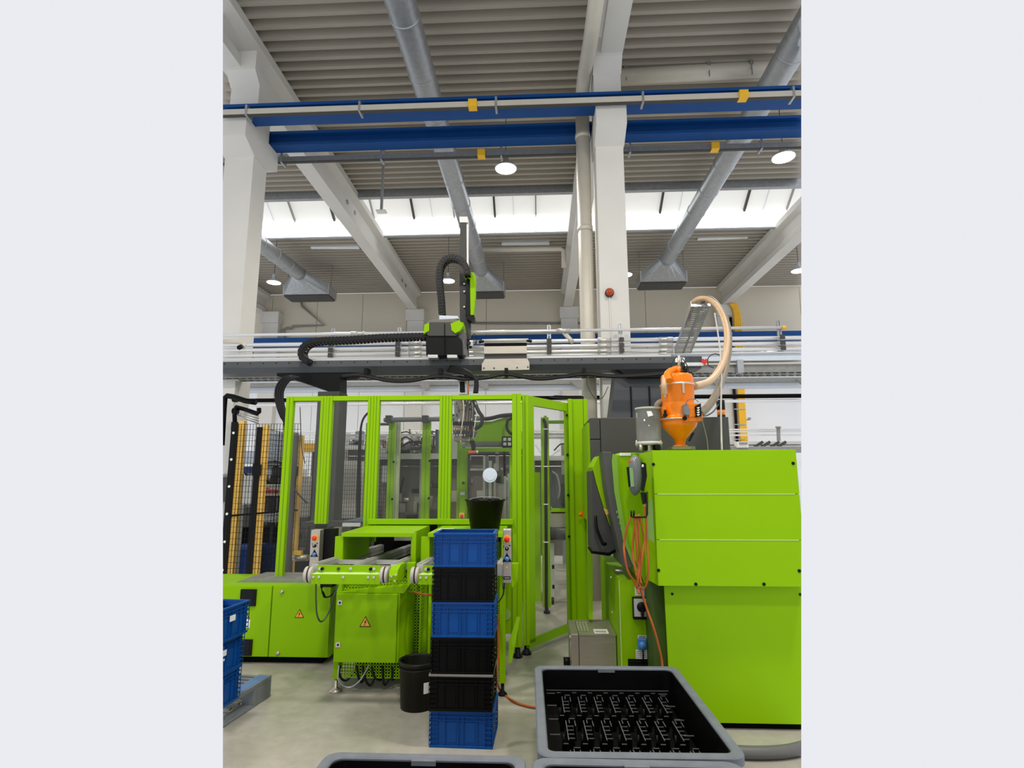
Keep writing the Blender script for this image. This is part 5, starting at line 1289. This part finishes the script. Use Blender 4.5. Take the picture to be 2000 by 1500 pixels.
# lower left body with sloped cover
YB = 4.3
xb0, xb1 = at(1212, 1200, YB).x, at(1291, 1200, YB).x
B().box(xb0, xb1+.03, YB, 5.6, .05, at(1250, 1132, YB).z).build('base_body', GREEN2, t, bevel=.004)
b = B(); pbox(b, 1211.5, 1134, 1213, 1320, YB-.002, .01); b.build('edge_line', LE, t)
b = B(); b.tube([at(1202, 1114, YB-.02), at(1216, 1115, YB-.02)], .006, 8); b.build('latch_bar', ALU, t)
for px, py in ((1193, 1127), (1195, 1195)): B().disc(at(px, py, YB+.08), .006, .008, 8).build('screw', ALU, t)
poly(B(), [(1150, 905), (1156, 905), (1158, 1210), (1150, 1210)], 4.9, .2).build('rear_edge', GREEN, t)
# labels, main switch, blue socket, vent
def lab(px0, py0, px1, py1, Y=YB-.003):
    a = pr(px0, py0, px1, py1, Y); o = B().box(a[0], a[1], Y, Y+.004, a[2], a[3]).build('paper_label', WHITE, t)
    for k in range(4): z = a[3]-(a[3]-a[2])*(k+1)/5; B().box(a[0]+.006, a[1]-.006, Y-.001, Y, z-.0015, z+.0015).build('label_line', GALVD, o)
lab(1240, 1146, 1263, 1163); lab(1246, 1241, 1263, 1247); lab(1242, 1269, 1266, 1287)
a = pr(1237, 1168, 1271, 1211, YB-.05)
o = B().box(a[0], a[1], YB-.04, YB, a[2], a[3]).build('main_switch', BLACK, t, bevel=.004)
B().box(a[0]+.006, a[1]-.004, YB-.046, YB-.04, a[2]+.022, a[3]-.006).build('switch_plate', ALU, o)
cxx, czz = (a[0]+a[1])/2, (a[2]+a[3])/2+.012
B().lathe((cxx, YB-.046, czz), [(0, .02), (.032, .02), (.036, 0)], 24, 'y').build('rotary_knob', BLACK, o)
B().box(cxx-.008, cxx+.008, YB-.08, YB-.046, czz-.062, czz+.03).build('knob_grip', BLACK, o)
c = at(1254, 1259, YB-.02)
B().box(c.x-.03, c.x+.03, YB-.03, YB, c.z-.035, c.z+.04).build('socket_base', BLU2, t, bevel=.006)
B().lathe((c.x, YB-.03, c.z), [(0, .03), (.022, .03), (.026, 0)], 18, 'y').build('blue_plug', BLU2, t)
b = B(); b.tube([(c.x, YB-.05, c.z-.02), (c.x+.002, YB-.045, c.z-.07), (c.x, YB-.02, c.z-.13)], .005, 8); b.build('plug_lead', BLACK, t)
a = pr(1227, 1288, 1283, 1300, YB-.01); o = B().box(a[0], a[1], YB-.01, YB, a[2]-.12, a[3]).build('vent', BLACK, t)
for k in range(6): z = a[3]-.01-k*.02; B().box(a[0]+.01, a[1]-.01, YB-.016, YB-.01, z-.004, z).build('vent_slat', CHAIN, o)
# dark rear housing
YR = 5.0
x0, x1 = at(1173, 850, YR).x, at(1425, 850, YR).x; z1 = at(1300, 815, YR).z
B().box(x0+.002, x1, YR, 5.7, 1.2, z1).build('rear_housing', DGREY, t, bevel=.005)
xa = at(1153, 850, YR).x; zm_ = at(1163, 858, YR).z
B().box(xa, x0-.002, YR+.01, 5.7, zm_+.003, z1).build('rear_cover', DGREY, t, bevel=.004)
B().box(xa, x0-.002, YR+.01, 5.7, 1.2, zm_-.003).build('rear_cover', DGREY, t, bevel=.004)
B().box(xa-.02, xa, YR+.05, 5.7, 1.2, z1-.04).build('green_edge', GREEN2, t)
p = at(1216, 886, 4.2); pbox(B(), 1210, 885, 1232, 890, YM-.01, .02).build('name_strip', WHITE, t, 'white name strip')
# air hoses hung on a hook
one('hook_bracket', B().tube([at(1233, 997, 3.79), at(1233, 1008, 3.79), at(1237, 1010, 3.79), at(1262, 1010, 3.79), at(1264, 1005, 3.79), at(1264, 880+80, 3.79)], .006, 8).tube([at(1238, 997, 3.83), at(1238, 1009, 3.83)], .006, 8), BLACK, 'black wire hook holding the coiled air hose', 'hook')
t = thing('air_hose', 'red-brown air hose coiled on the hook and running down to the floor', 'hose', at(1245, 1150, 3.8))
for P in ([(1233, 1008), (1225, 1030), (1219, 1060), (1220, 1085), (1226, 1115), (1240, 1138), (1249, 1160)],
          [(1242, 1006), (1238, 1040), (1236, 1075), (1240, 1110), (1250, 1145)], [(1246, 1006), (1248, 1050), (1250, 1090), (1247, 1125), (1244, 1148)],
          [(1248, 1005), (1254, 1030), (1258, 1055), (1254, 1090), (1250, 1125), (1245, 1145)], [(1259, 986), (1262, 1020), (1264, 1060), (1266, 1100), (1264, 1135), (1257, 1149), (1250, 1146)],
          [(1240, 1010), (1243, 1060), (1246, 1100), (1252, 1140)],
          [(1242, 1120), (1250, 1145), (1262, 1185), (1276, 1225), (1287, 1265), (1293, 1295), (1294, 1325)]):
    b = B(); hose(b, [at(x, y, 3.80+.012*(i % 3)) for i, (x, y) in enumerate(P)], .0075, 8); b.build('hose_strand', REDH, t)
# hand-held operating panel
t = thing('hand_panel', 'grey oval hand-held operating panel with a red stop button, hung on the machine', 'control panel', at(1240, 965, 4.0))
b = B(); n = 28; fr, bk = [], []
for k in range(n):
    a = 2*math.pi*k/n; x = 1240+math.cos(a)*(17 if math.cos(a) > 0 else 14); y = 928+math.sin(a)*40
    fr.append(at(x, y, 4.02)); bk.append(at(1243+math.cos(a)*11, 928+math.sin(a)*33, 4.08))
rings = [[at(1240+(v_-1240)*s_, 928+(w2-928)*s_, yy) for v_, w2 in [(1240+math.cos(2*math.pi*k/n)*(17 if math.cos(2*math.pi*k/n) > 0 else 14), 928+math.sin(2*math.pi*k/n)*40) for k in range(n)]] for s_, yy in ((.01, 3.985), (.5, 3.988), (.8, 3.998), (.95, 4.015), (1, 4.035), (.93, 4.07), (.01, 4.08))]
vs = [v for q in rings for v in q]; fs = [(i*n+j, i*n+(j+1) % n, (i+1)*n+(j+1) % n, (i+1)*n+j) for i in range(len(rings)-1) for j in range(n)]
b.add(vs, fs, True).build('shell', mat('panel_grey', (112, 114, 120), .32, coat=.3), t)
poly(B(), [(1229, 914), (1236, 913), (1239, 950), (1232, 951)], 3.98, .02).build('display', mat('display_green', (128, 170, 110), .25), t)
B().disc(at(1229.5, 902, 3.985), .011, .02, 14).build('stop_button', mat('stop_dull_red', (180, 84, 56), .4), t)
poly(B(), [(1225, 912), (1228, 912), (1232, 951), (1229, 951)], 3.985, .04).build('key_strip', BLACK, t)
poly(B(), [(1254, 902), (1262, 905), (1264, 930), (1260, 950), (1257, 960), (1253, 955), (1255, 930)], 3.80, .05).build('wall_cradle', BLACK, t, bevel=.004)
poly(B(), [(1253, 962), (1262, 962), (1263, 983), (1257, 985)], 3.80, .05).build('cable_gland', BLACK, t)
poly(B(), [(1254, 907), (1257, 907), (1257, 912), (1254, 912)], 3.79, .01).build('white_tag', WHITE, t)
# stainless box on the floor
t = thing('stainless_box', 'brushed stainless steel box with a label, on the floor behind the pocketed tray', 'box', (.43, 4.7, 0))
a = at(1131, 1240, 4.55); x1 = at(1203, 1240, 4.55).x
B().box(a.x, x1, 4.55, 5.0, .02, .40).build('body', STEEL, t, bevel=.004)
B().box(a.x-.001, x1+.002, 4.545, 5.0, .398, .405).build('lid', STEEL, t)
B().box(a.x-.062, a.x-.004, 4.56, 5.0, .08, .402).build('side_unit', STEEL, t, bevel=.003)
B().box(a.x-.058, a.x-.006, 4.6, 5.0, .0, .08).build('foot_plate', BLACK, t)
for i in range(4):
    for j in range(5): B().disc((a.x+.005+i*.025, 4.68+j*.055, .405), .006, .001, 8, 'z').build('vent_hole', WHITE, t)
B().box(x1-.16, x1-.05, 4.58, 4.70, .405, .407).build('paper_label', WHITE, t)
B().box(x1-.15, x1-.065, 4.6, 4.615, .407, .408).build('label_line', GALVD, t); B().box(x1-.15, x1-.065, 4.63, 4.645, .407, .408).build('label_line', GALVD, t)
c = at(1108, 1290, 4.7); B().cyl((c.x-.03, 4.68, c.z), (c.x+.02, 4.68, c.z), .03, n=14).build('side_knob', BLACK, t)
b = B(); c = at(1115, 1244, 4.6); b.cyl(c-Vector((.012, 0, 0)), c+Vector((.02, 0, 0)), .014, n=12).tube([c, at(1115, 1290, 4.6)], .005, 6); b.build('fitting', ALU, t)
# dark duct on the floor at the right
b = B(); hose(b, [(.9, 3.62, .035), (1.15, 3.56, .035), (1.4, 3.58, .035), (1.6, 3.68, .035), (1.8, 3.86, .035)], .035, 12)
one('floor_hose', b, mat('hose_grey', (96, 96, 94), .5), 'thick grey hose lying on the floor below the lime machine', 'hose')

# ------------------------------------------------------------------ hopper loader
HC = Vector((1.04, 4.15, 0))
def hz(py): return at(1327, py, HC.y).z
t = thing('hopper_loader', 'orange vacuum hopper loader with a conical outlet on top of the machine', 'hopper', (1.04, 4.15, hz(878)))
def R_(px): return px*.00393
base = Vector((1.04, 4.15, 0))
B().lathe(base, [(R_(7), hz(873)), (R_(9), hz(866)), (R_(11), hz(858)), (R_(31), hz(834)), (R_(33), hz(828)), (R_(33), hz(822))], 36).build('cone', ORG, t)
B().lathe(base, [(0, hz(873)), (R_(13), hz(873)), (R_(13), hz(870)), (R_(9), hz(869)), (0, hz(869))], 28).build('outlet_flange', ORG, t)
B().box(.965, 1.125, 4.07, 4.23, hz(879), hz(873)).build('mounting_block', mat('block_grey', (128, 130, 104), .6), t)
B().lathe(base, [(R_(33), hz(822)), (R_(36), hz(821)), (R_(36), hz(818)), (R_(33), hz(817)), (R_(31), hz(812)), (R_(31), hz(796)), (R_(28.5), hz(787)), (R_(28.5), hz(780))], 36).build('lower_barrel', ORG, t)
B().lathe(base, [(R_(28.5), hz(788)), (R_(30), hz(780)), (R_(30.5), hz(758)), (R_(31.5), hz(756)), (R_(31.5), hz(752)), (R_(30), hz(750))], 36).build('upper_barrel', ORG, t)
B().lathe(base, [(R_(31.8), hz(754.5)), (R_(32.5), hz(754)), (R_(32.5), hz(752)), (R_(31.8), hz(751.5))], 36).build('clamp_ring', ALU, t)
B().lathe(base, [(R_(36.3), hz(821)), (R_(36.8), hz(820)), (R_(36.3), hz(819))], 36).build('clamp_ring', ALU, t)
B().lathe(base, [(R_(30), hz(750)), (R_(30), hz(738)), (R_(28), hz(733)), (R_(20), hz(731)), (0, hz(730))], 36).build('lid', ORG, t)
b = B(); hose(b, [at(1307, 744, 4.0), at(1303, 732, 4.05), at(1312, 724, 4.1), at(1324, 720, 4.15)], R_(6.5), 12); b.build('lid_pipe', ORG, t)
b = B(); hose(b, [at(1299, 770, 4.02), at(1297, 752, 4.0), at(1299, 736, 4.05), at(1308, 727, 4.1)], R_(4.5), 10, rib=.08); b.build('short_hose', BEIGE, t)
B().cyl(at(1326, 722, 4.12), at(1326, 694, 4.12), R_(2.5), n=10).build('inlet_tube', STEEL, t)
B().cyl(at(1325, 730, 4.12), at(1325, 716, 4.12), R_(5), n=14).build('inlet_neck', ORG, t)
for (x, y, s_) in ((1333, 727, 5), (1340, 722, 6), (1349, 729, 6), (1352, 733, 5), (1337, 716, 3)): b = B(); pbox(b, x-s_/2, y-s_/2, x+s_/2, y+s_/2+2, 4.1, .05); b.build('valve', BLACK, t, bevel=.003)
b = B(); hose(b, [at(1334, 722, 4.1), at(1331, 700, 4.1), at(1341, 712, 4.1), at(1346, 728, 4.1)], R_(.9), 6); hose(b, [at(1309, 722, 4.1), at(1313, 708, 4.1), at(1322, 696, 4.15)], R_(.9), 6); b.build('air_line', RUBBER, t)
for px, y0, y1 in ((1335, 748, 768), (1299, 756, 776)): b = B(); pbox(b, px-2.2, y0, px+2.2, y1, HC.y-R_(30)-.012 if px > 1310 else HC.y-.08, .012); b.build('toggle_latch', STEEL, t, bevel=.003)
poly(B(), [(1293, 795), (1300, 793), (1302, 811), (1296, 812)], 4.05, .12).build('side_bracket', ORG, t)
B().cyl(at(1297, 804, 4.04), at(1301, 804, 4.04), .014, n=10).build('clamp_bolt', BLACK, t)
poly(B(), [(1342, 788), (1364, 788), (1368, 812), (1346, 815)], 3.99, .16).build('motor_bracket', ORG, t, bevel=.004)
poly(B(), [(1336, 789), (1344, 787), (1348, 808), (1344, 812), (1338, 809)], 3.95, .08).build('motor', mat('motor_grey', (120, 122, 124), .45), t, bevel=.006)
poly(B(), [(1358, 793), (1369, 787), (1371, 812), (1360, 815)], 3.97, .05).build('terminal_box', BLACK, t, bevel=.004)
for k in range(4): b = B(); c = at(1364, 796+k*4.5, 3.965); b.prism([(c.x-.012, c.y, c.z), (c.x+.012, c.y, c.z+.004), (c.x+.0, c.y, c.z-.01)], (0, .004, 0)); b.build('zigzag_mark', WHITE, t)
poly(B(), [(1332, 812), (1372, 808), (1373, 822), (1336, 824)], 4.0, .2).build('lower_bracket', ORG, t, bevel=.004)
poly(B(), [(1352, 845), (1357, 845), (1348, 862), (1344, 862)], 3.98, .01).build('black_slot', BLACK, t)
for px, py in ((1337, 817), (1299, 811)): B().disc(at(px, py, 3.995), .016, .01, 10).build('catch', BLACK, t)
b = B(); hose(b, [at(1338, 792, 3.95), at(1344, 781, 3.93), at(1356, 779, 3.93), at(1364, 785, 3.95)], R_(.8), 6); hose(b, [at(1369, 812, 4.0), at(1376, 838, 4.0), at(1381, 860, 4.0), at(1383, 880, 4.0)], R_(.9), 6); b.build('power_lead', mat('lead_grey', (120, 112, 98), .5), t)
# transparent sight jar
c = Vector((.815, 4.15, 0)); 
def jz(py): return at(1266, py, 4.15).z
t = thing('sight_jar', 'clear cylindrical material receiver with a grey rim, left of the orange hopper', 'jar', (.815, 4.15, jz(878)))
rj = .091
B().lathe(c, [(rj, jz(865)), (rj, jz(799)), (rj-.004, jz(799)), (rj-.004, jz(865))], 36).build('clear_cylinder', JAR, t)
B().lathe(c, [(0, jz(797)), (rj+.004, jz(797)), (rj+.004, jz(801)), (0, jz(801))], 36).build('lid', mat('lid_milky', (176, 174, 166), .4), t)
B().lathe(c, [(0, jz(863)), (rj+.004, jz(863)), (rj+.006, jz(869)), (0, jz(870))], 36).build('base_ring', mat('ring_pale', (190, 188, 180), .4), t)
B().lathe(c, [(.035, jz(870)), (.035, jz(881))], 20).build('outlet', STEEL, t)
poly(B(), [(1263, 803), (1272, 803), (1276, 811), (1266, 814)], 4.05, .003).build('sticker', WHITE, t)
b = B(); pbox(b, 1259, 868, 1290, 880, 4.12, .1); b.build('valve_block', BLACK, t, bevel=.006)
B().cyl(at(1284, 873, 4.1), at(1285, 873, 4.0), .018, n=14).build('valve_cap', BLACK, t)
for px in (1243, 1291): b = B(); b.tube([at(px, 860, 4.1), at(px-1, 868, 4.1), at(px+2, 874, 4.1)], .005, 6); b.build('clip', STEEL, t)
B().cyl(at(1252, 868, 4.1), at(1252, 881, 4.1), .014, n=10).build('outlet_pipe', STEEL, t)
b = B(); hose(b, [at(1284, 800, 4.2), at(1284, 792, 4.2), at(1289, 787, 4.2), at(1299, 783, 4.2)], .024, 12, rib=.1)
one('short_hose', b, TAUPE, 'short taupe hose joining the clear jar and the orange hopper', 'hose')
# long material hoses
b = B(); hose(b, [at(*p_) for p_ in ((1356, 755, 4.15), (1385, 745, 4.4), (1405, 722, 4.7), (1417, 690, 5.0), (1420, 655, 5.3), (1413, 622, 5.6), (1399, 597, 5.8), (1380, 584, 5.95), (1362, 585, 6.0), (1351, 598, 6.1), (1343, 630, 6.4))], .028, 14, 10, rib=.05)
one('material_hose', b, BEIGE, 'beige material hose looping from the orange hopper up to the inclined tray', 'hose')
b = B(); hose(b, [at(*p_) for p_ in ((1366, 808, 4.15), (1380, 797, 4.3), (1396, 775, 4.5), (1409, 745, 4.8), (1419, 710, 5.1), (1424, 670, 5.4), (1421, 635, 5.65), (1408, 606, 5.85), (1394, 588, 6.0), (1382, 583, 6.05), (1371, 592, 6.2), (1360, 620, 6.5))], .028, 14, 10, rib=.12)
one('material_hose', b, TAUPE, 'taupe ribbed material hose running behind the beige one', 'hose')
b = B(); hose(b, [at(*p_) for p_ in ((1396, 612, 5.4), (1402, 650, 5.2), (1407, 690, 4.9), (1409, 740, 4.6), (1408, 800, 4.3), (1409, 850, 4.15), (1410, 880, 4.05))], .007, 8)
one('hanging_cable', b, mat('cable_pale', (176, 176, 172), .5), 'pale cable hanging down beside the hoses to the machine top', 'cable')
b = B(); hose(b, [at(*p_) for p_ in ((1409, 695, 5.0), (1396, 691, 5.0), (1384, 698, 5.0), (1383, 712, 5.0), (1394, 719, 5.0))], .005, 6)
one('cable_loop', b, DGREY, 'thin dark cable loop beside the red heart tag', 'cable')
b = B(); hose(b, [at(*p_) for p_ in ((1370, 813, 4.05), (1382, 811, 4.3), (1394, 803, 4.7), (1403, 790, 5.1))], .006, 6)
one('signal_cable', b, DGREY, 'thin dark cable from the hopper to the signal light', 'cable')
# signal light on the rear housing
c = at(1409, 814, 5.2); zz1 = at(1409, 782, 5.2).z; zl = z1; hgt = zz1-zl
t = thing('signal_light', 'black and orange signal light on top of the dark machine housing', 'lamp', (c.x, 5.2, zl))
B().lathe((c.x, 5.2, zl), [(0, 0), (.035, 0), (.036, hgt*.2), (0, hgt*.2)], 22).build('socket', BLACK, t)
B().lathe((c.x, 5.2, zl), [(0, hgt*.2), (.034, hgt*.2), (.034, hgt*.5), (0, hgt*.5)], 22).build('orange_lens', mat('lens_orange', (240, 140, 40), .25), t)
B().lathe((c.x, 5.2, zl), [(0, hgt*.5), (.037, hgt*.5), (.037, hgt), (0, hgt)], 22).build('cap', BLACK, t)
# siren on the white column
c = at(1190, 573, 7.46)
t = thing('warning_beacon', 'small orange-red warning beacon on the white column', 'lamp', (c.x, 7.46, c.z))
B().lathe((c.x, 7.46, c.z), [(0, .12), (.035, .11), (.052, .06), (.052, .0)], 20, 'y').build('lens', mat('beacon_red', (190, 74, 24), .25), t)
B().lathe((c.x, 7.46, c.z), [(.06, .05), (.062, .0), (0, 0)], 20, 'y').build('base', DGREY, t)
B().box(c.x-.008, c.x+.008, 7.44, 7.46, c.z-1.05, c.z-.06).build('conduit', CONC, t)
b = B(); hose(b, [at(1146, 735, 6.6), at(1147, 752, 6.6), at(1156, 770, 6.6), at(1166, 780, 6.6), at(1178, 775, 6.6), at(1188, 755, 6.6)], .005, 6)
one('drooping_cable', b, DGREY, 'thin cable drooping in a loop in front of the cream downpipe', 'cable')

# ================================================================== the place is modelled only as far as the photograph shows it:
# everything that runs on past the sides is sawn off square with the two sight-line planes, and the cut capped
bpy.context.view_layer.update()
for (pxe, sgn) in ((435.3, -1), (1565, 1)):
    n_ = ray(pxe, 1500).cross(ray(pxe, 0)).normalized()
    if n_.dot(ray(1000, 750)) * 1 > 0: n_ = -n_            # n_ points outward
    for o in list(bpy.data.objects):
        if o.type != 'MESH': continue
        M = o.matrix_world; me = o.data
        if o.name.startswith('unseen_shade_deck'): continue      # lies wholly above the picture
        ds = [(M @ v.co-EYE).dot(n_) for v in me.vertices]
        if not ds or max(ds) <= .0005: continue
        if min(ds) >= -.0005: 
            o['gone'] = 1; continue
        if me.users > 1: me = o.data = me.copy()
        Mi = M.inverted(); co = Mi @ EYE; no = (M.to_3x3().transposed() @ n_).normalized()
        bm = bmesh.new(); bm.from_mesh(me)
        r = bmesh.ops.bisect_plane(bm, geom=bm.verts[:]+bm.edges[:]+bm.faces[:], plane_co=co, plane_no=no, clear_outer=True)
        ed = [g for g in r['geom_cut'] if isinstance(g, bmesh.types.BMEdge)]
        try: bmesh.ops.triangle_fill(bm, edges=ed, use_beauty=True, use_dissolve=True) if len(ed) < 24 else bmesh.ops.holes_fill(bm, edges=ed, sides=0)
        except Exception: pass
        bm.normal_update(); bm.to_mesh(me); bm.free()
gone = {o for o in bpy.data.objects if 'gone' in o}
ch = True
while ch:
    ch = False
    for o in list(bpy.data.objects):
        if o in gone or (o.type == 'EMPTY' and not [c for c in bpy.data.objects if c.parent == o and c not in gone]):
            kids = [c for c in bpy.data.objects if c.parent == o and c not in gone]
            if not kids and o is not cam:
                gone.discard(o); bpy.data.objects.remove(o, do_unlink=True); ch = True; break
